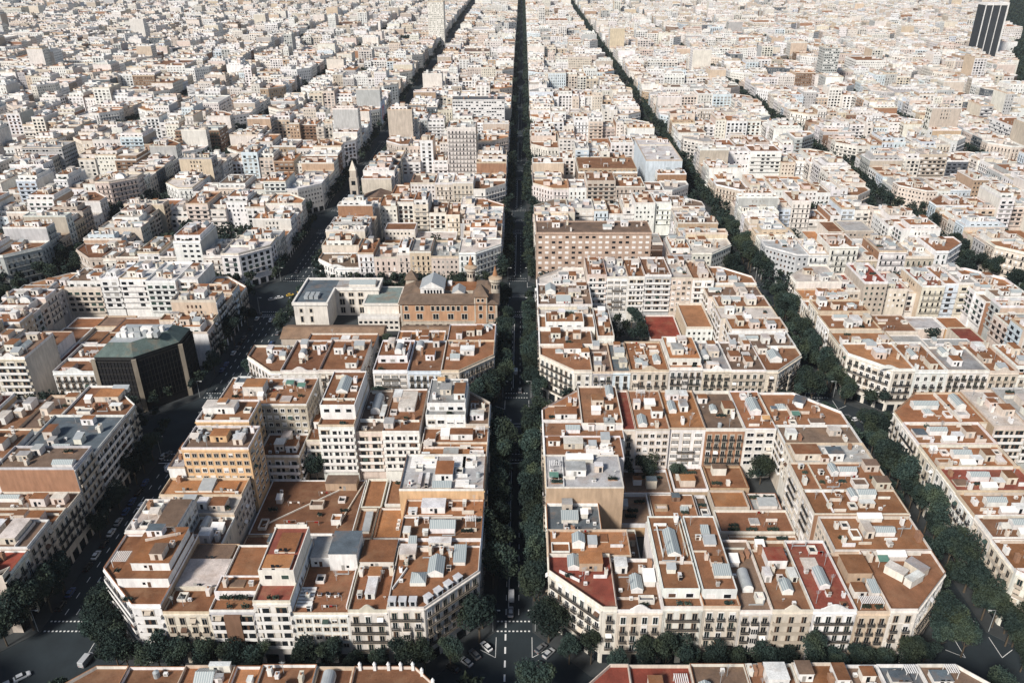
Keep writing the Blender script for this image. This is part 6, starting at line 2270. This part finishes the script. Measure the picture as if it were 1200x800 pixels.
for xk, nm, z0, z1, ea in ((-140.2, 'left kerb of the left-hand street', 182, 268, 90), (-124.8, 'right kerb of the left-hand street', 222, 268, 90), (-124.8, 'right kerb beside the old corner', 318, 372, 90),
                           (-140.4, 'left kerb beyond the dark glass block', 330, 392, 90)):
    y, j = z0, 0
    while y < z1:
        if rc.random() < .72:
            c = rc.choice(['white', 'silver', 'grey', 'black', 'grey', 'black', 'blue'])
            V_(xk + rc.uniform(-.15, .15), y, ea, c, '%s car, %s from near end, %s' % (c, nth(j), nm), 'car', 'cars parked along the kerb')
            j += 1
        y += 5.6
for xd, y, j in [(-137.8, 230, 0), (-134.4, 300, 1), (-130.9, 346, 2), (-134.4, 384, 3), (-137.8, 452, 4), (-130.9, 470, 5), (-134.4, 505, 6)]:
    c = ['white', 'black', 'silver', 'white', 'grey', 'white', 'silver'][j]
    V_(xd + 1.7, y, 90, c, '%s car driving, %s from the near end, left-hand street lanes' % (c, nth(j)))


# ------------------------------------------------------------------ street lamps
def lamp(x, y, label, ang):
    t = thing('street_lamp', label, 'street lamp', (x, y, .14), 'street lamps at the crossings')
    p = MB()
    cyl(p, 0, 0, 0, 8.4, .11, .07, 8, 'metal')
    o = p.build('pole', t)
    o.location = (0, 0, 0)
    p = MB()
    c_, s_ = math.cos(ang), math.sin(ang)
    p.box(.2, 1.9, -.05, .05, 8.3, 8.4, 'metal', bottom=True)
    o = p.build('arm', t)
    o.location = (0, 0, 0)
    o.rotation_euler = (0, 0, ang)
    p = MB()
    p.box(1.3, 2.2, -.2, .2, 8.18, 8.29, 'lamp', bottom=True)
    o = p.build('lamp_head', t)
    o.location = (0, 0, 0)
    o.rotation_euler = (0, 0, ang)


for k in (1, 2, 3):
    yc = row_y(k)[0] - 10
    for xc, nm, dx in ((-2.5, 'avenue', 6.2), (130.5, 'right-hand', 6.2), (-132.5, 'left-hand', 9.6)):
        for sx in (-1, 1):
            for sy in (-1, 1):
                lamp(xc + sx * dx, yc + sy * 21.5, 'grey street lamp on the %s %s corner of the %s %s crossing' % ('far' if sy > 0 else 'near', 'right' if sx > 0 else 'left', nth(k - 1), nm), 0 if sx < 0 else PI)

# ------------------------------------------------------------------ thin summer haze
hm = bpy.data.materials.new('haze')
hm.use_nodes = True
hn = hm.node_tree
hn.nodes.clear()
vol = hn.nodes.new('ShaderNodeVolumePrincipled')
vol.inputs['Color'].default_value = (.93, .96, 1.0, 1)
vol.inputs['Density'].default_value = HAZE
vol.inputs['Anisotropy'].default_value = 0.2
ho = hn.nodes.new('ShaderNodeOutputMaterial')
hn.links.new(vol.outputs[0], ho.inputs['Volume'])
mb = MB()
mb.box(-3700, 3700, -600, 4700, -1, 200, 'wall', bottom=True)
o = mb.build('haze')
o.data.materials.clear()
o.data.materials.append(hm)
o['kind'] = 'stuff'
o['label'] = 'thin pale haze over the far city'
o['category'] = 'haze'

for o in bpy.data.objects:
    if '_w' in o:
        del o['_w']
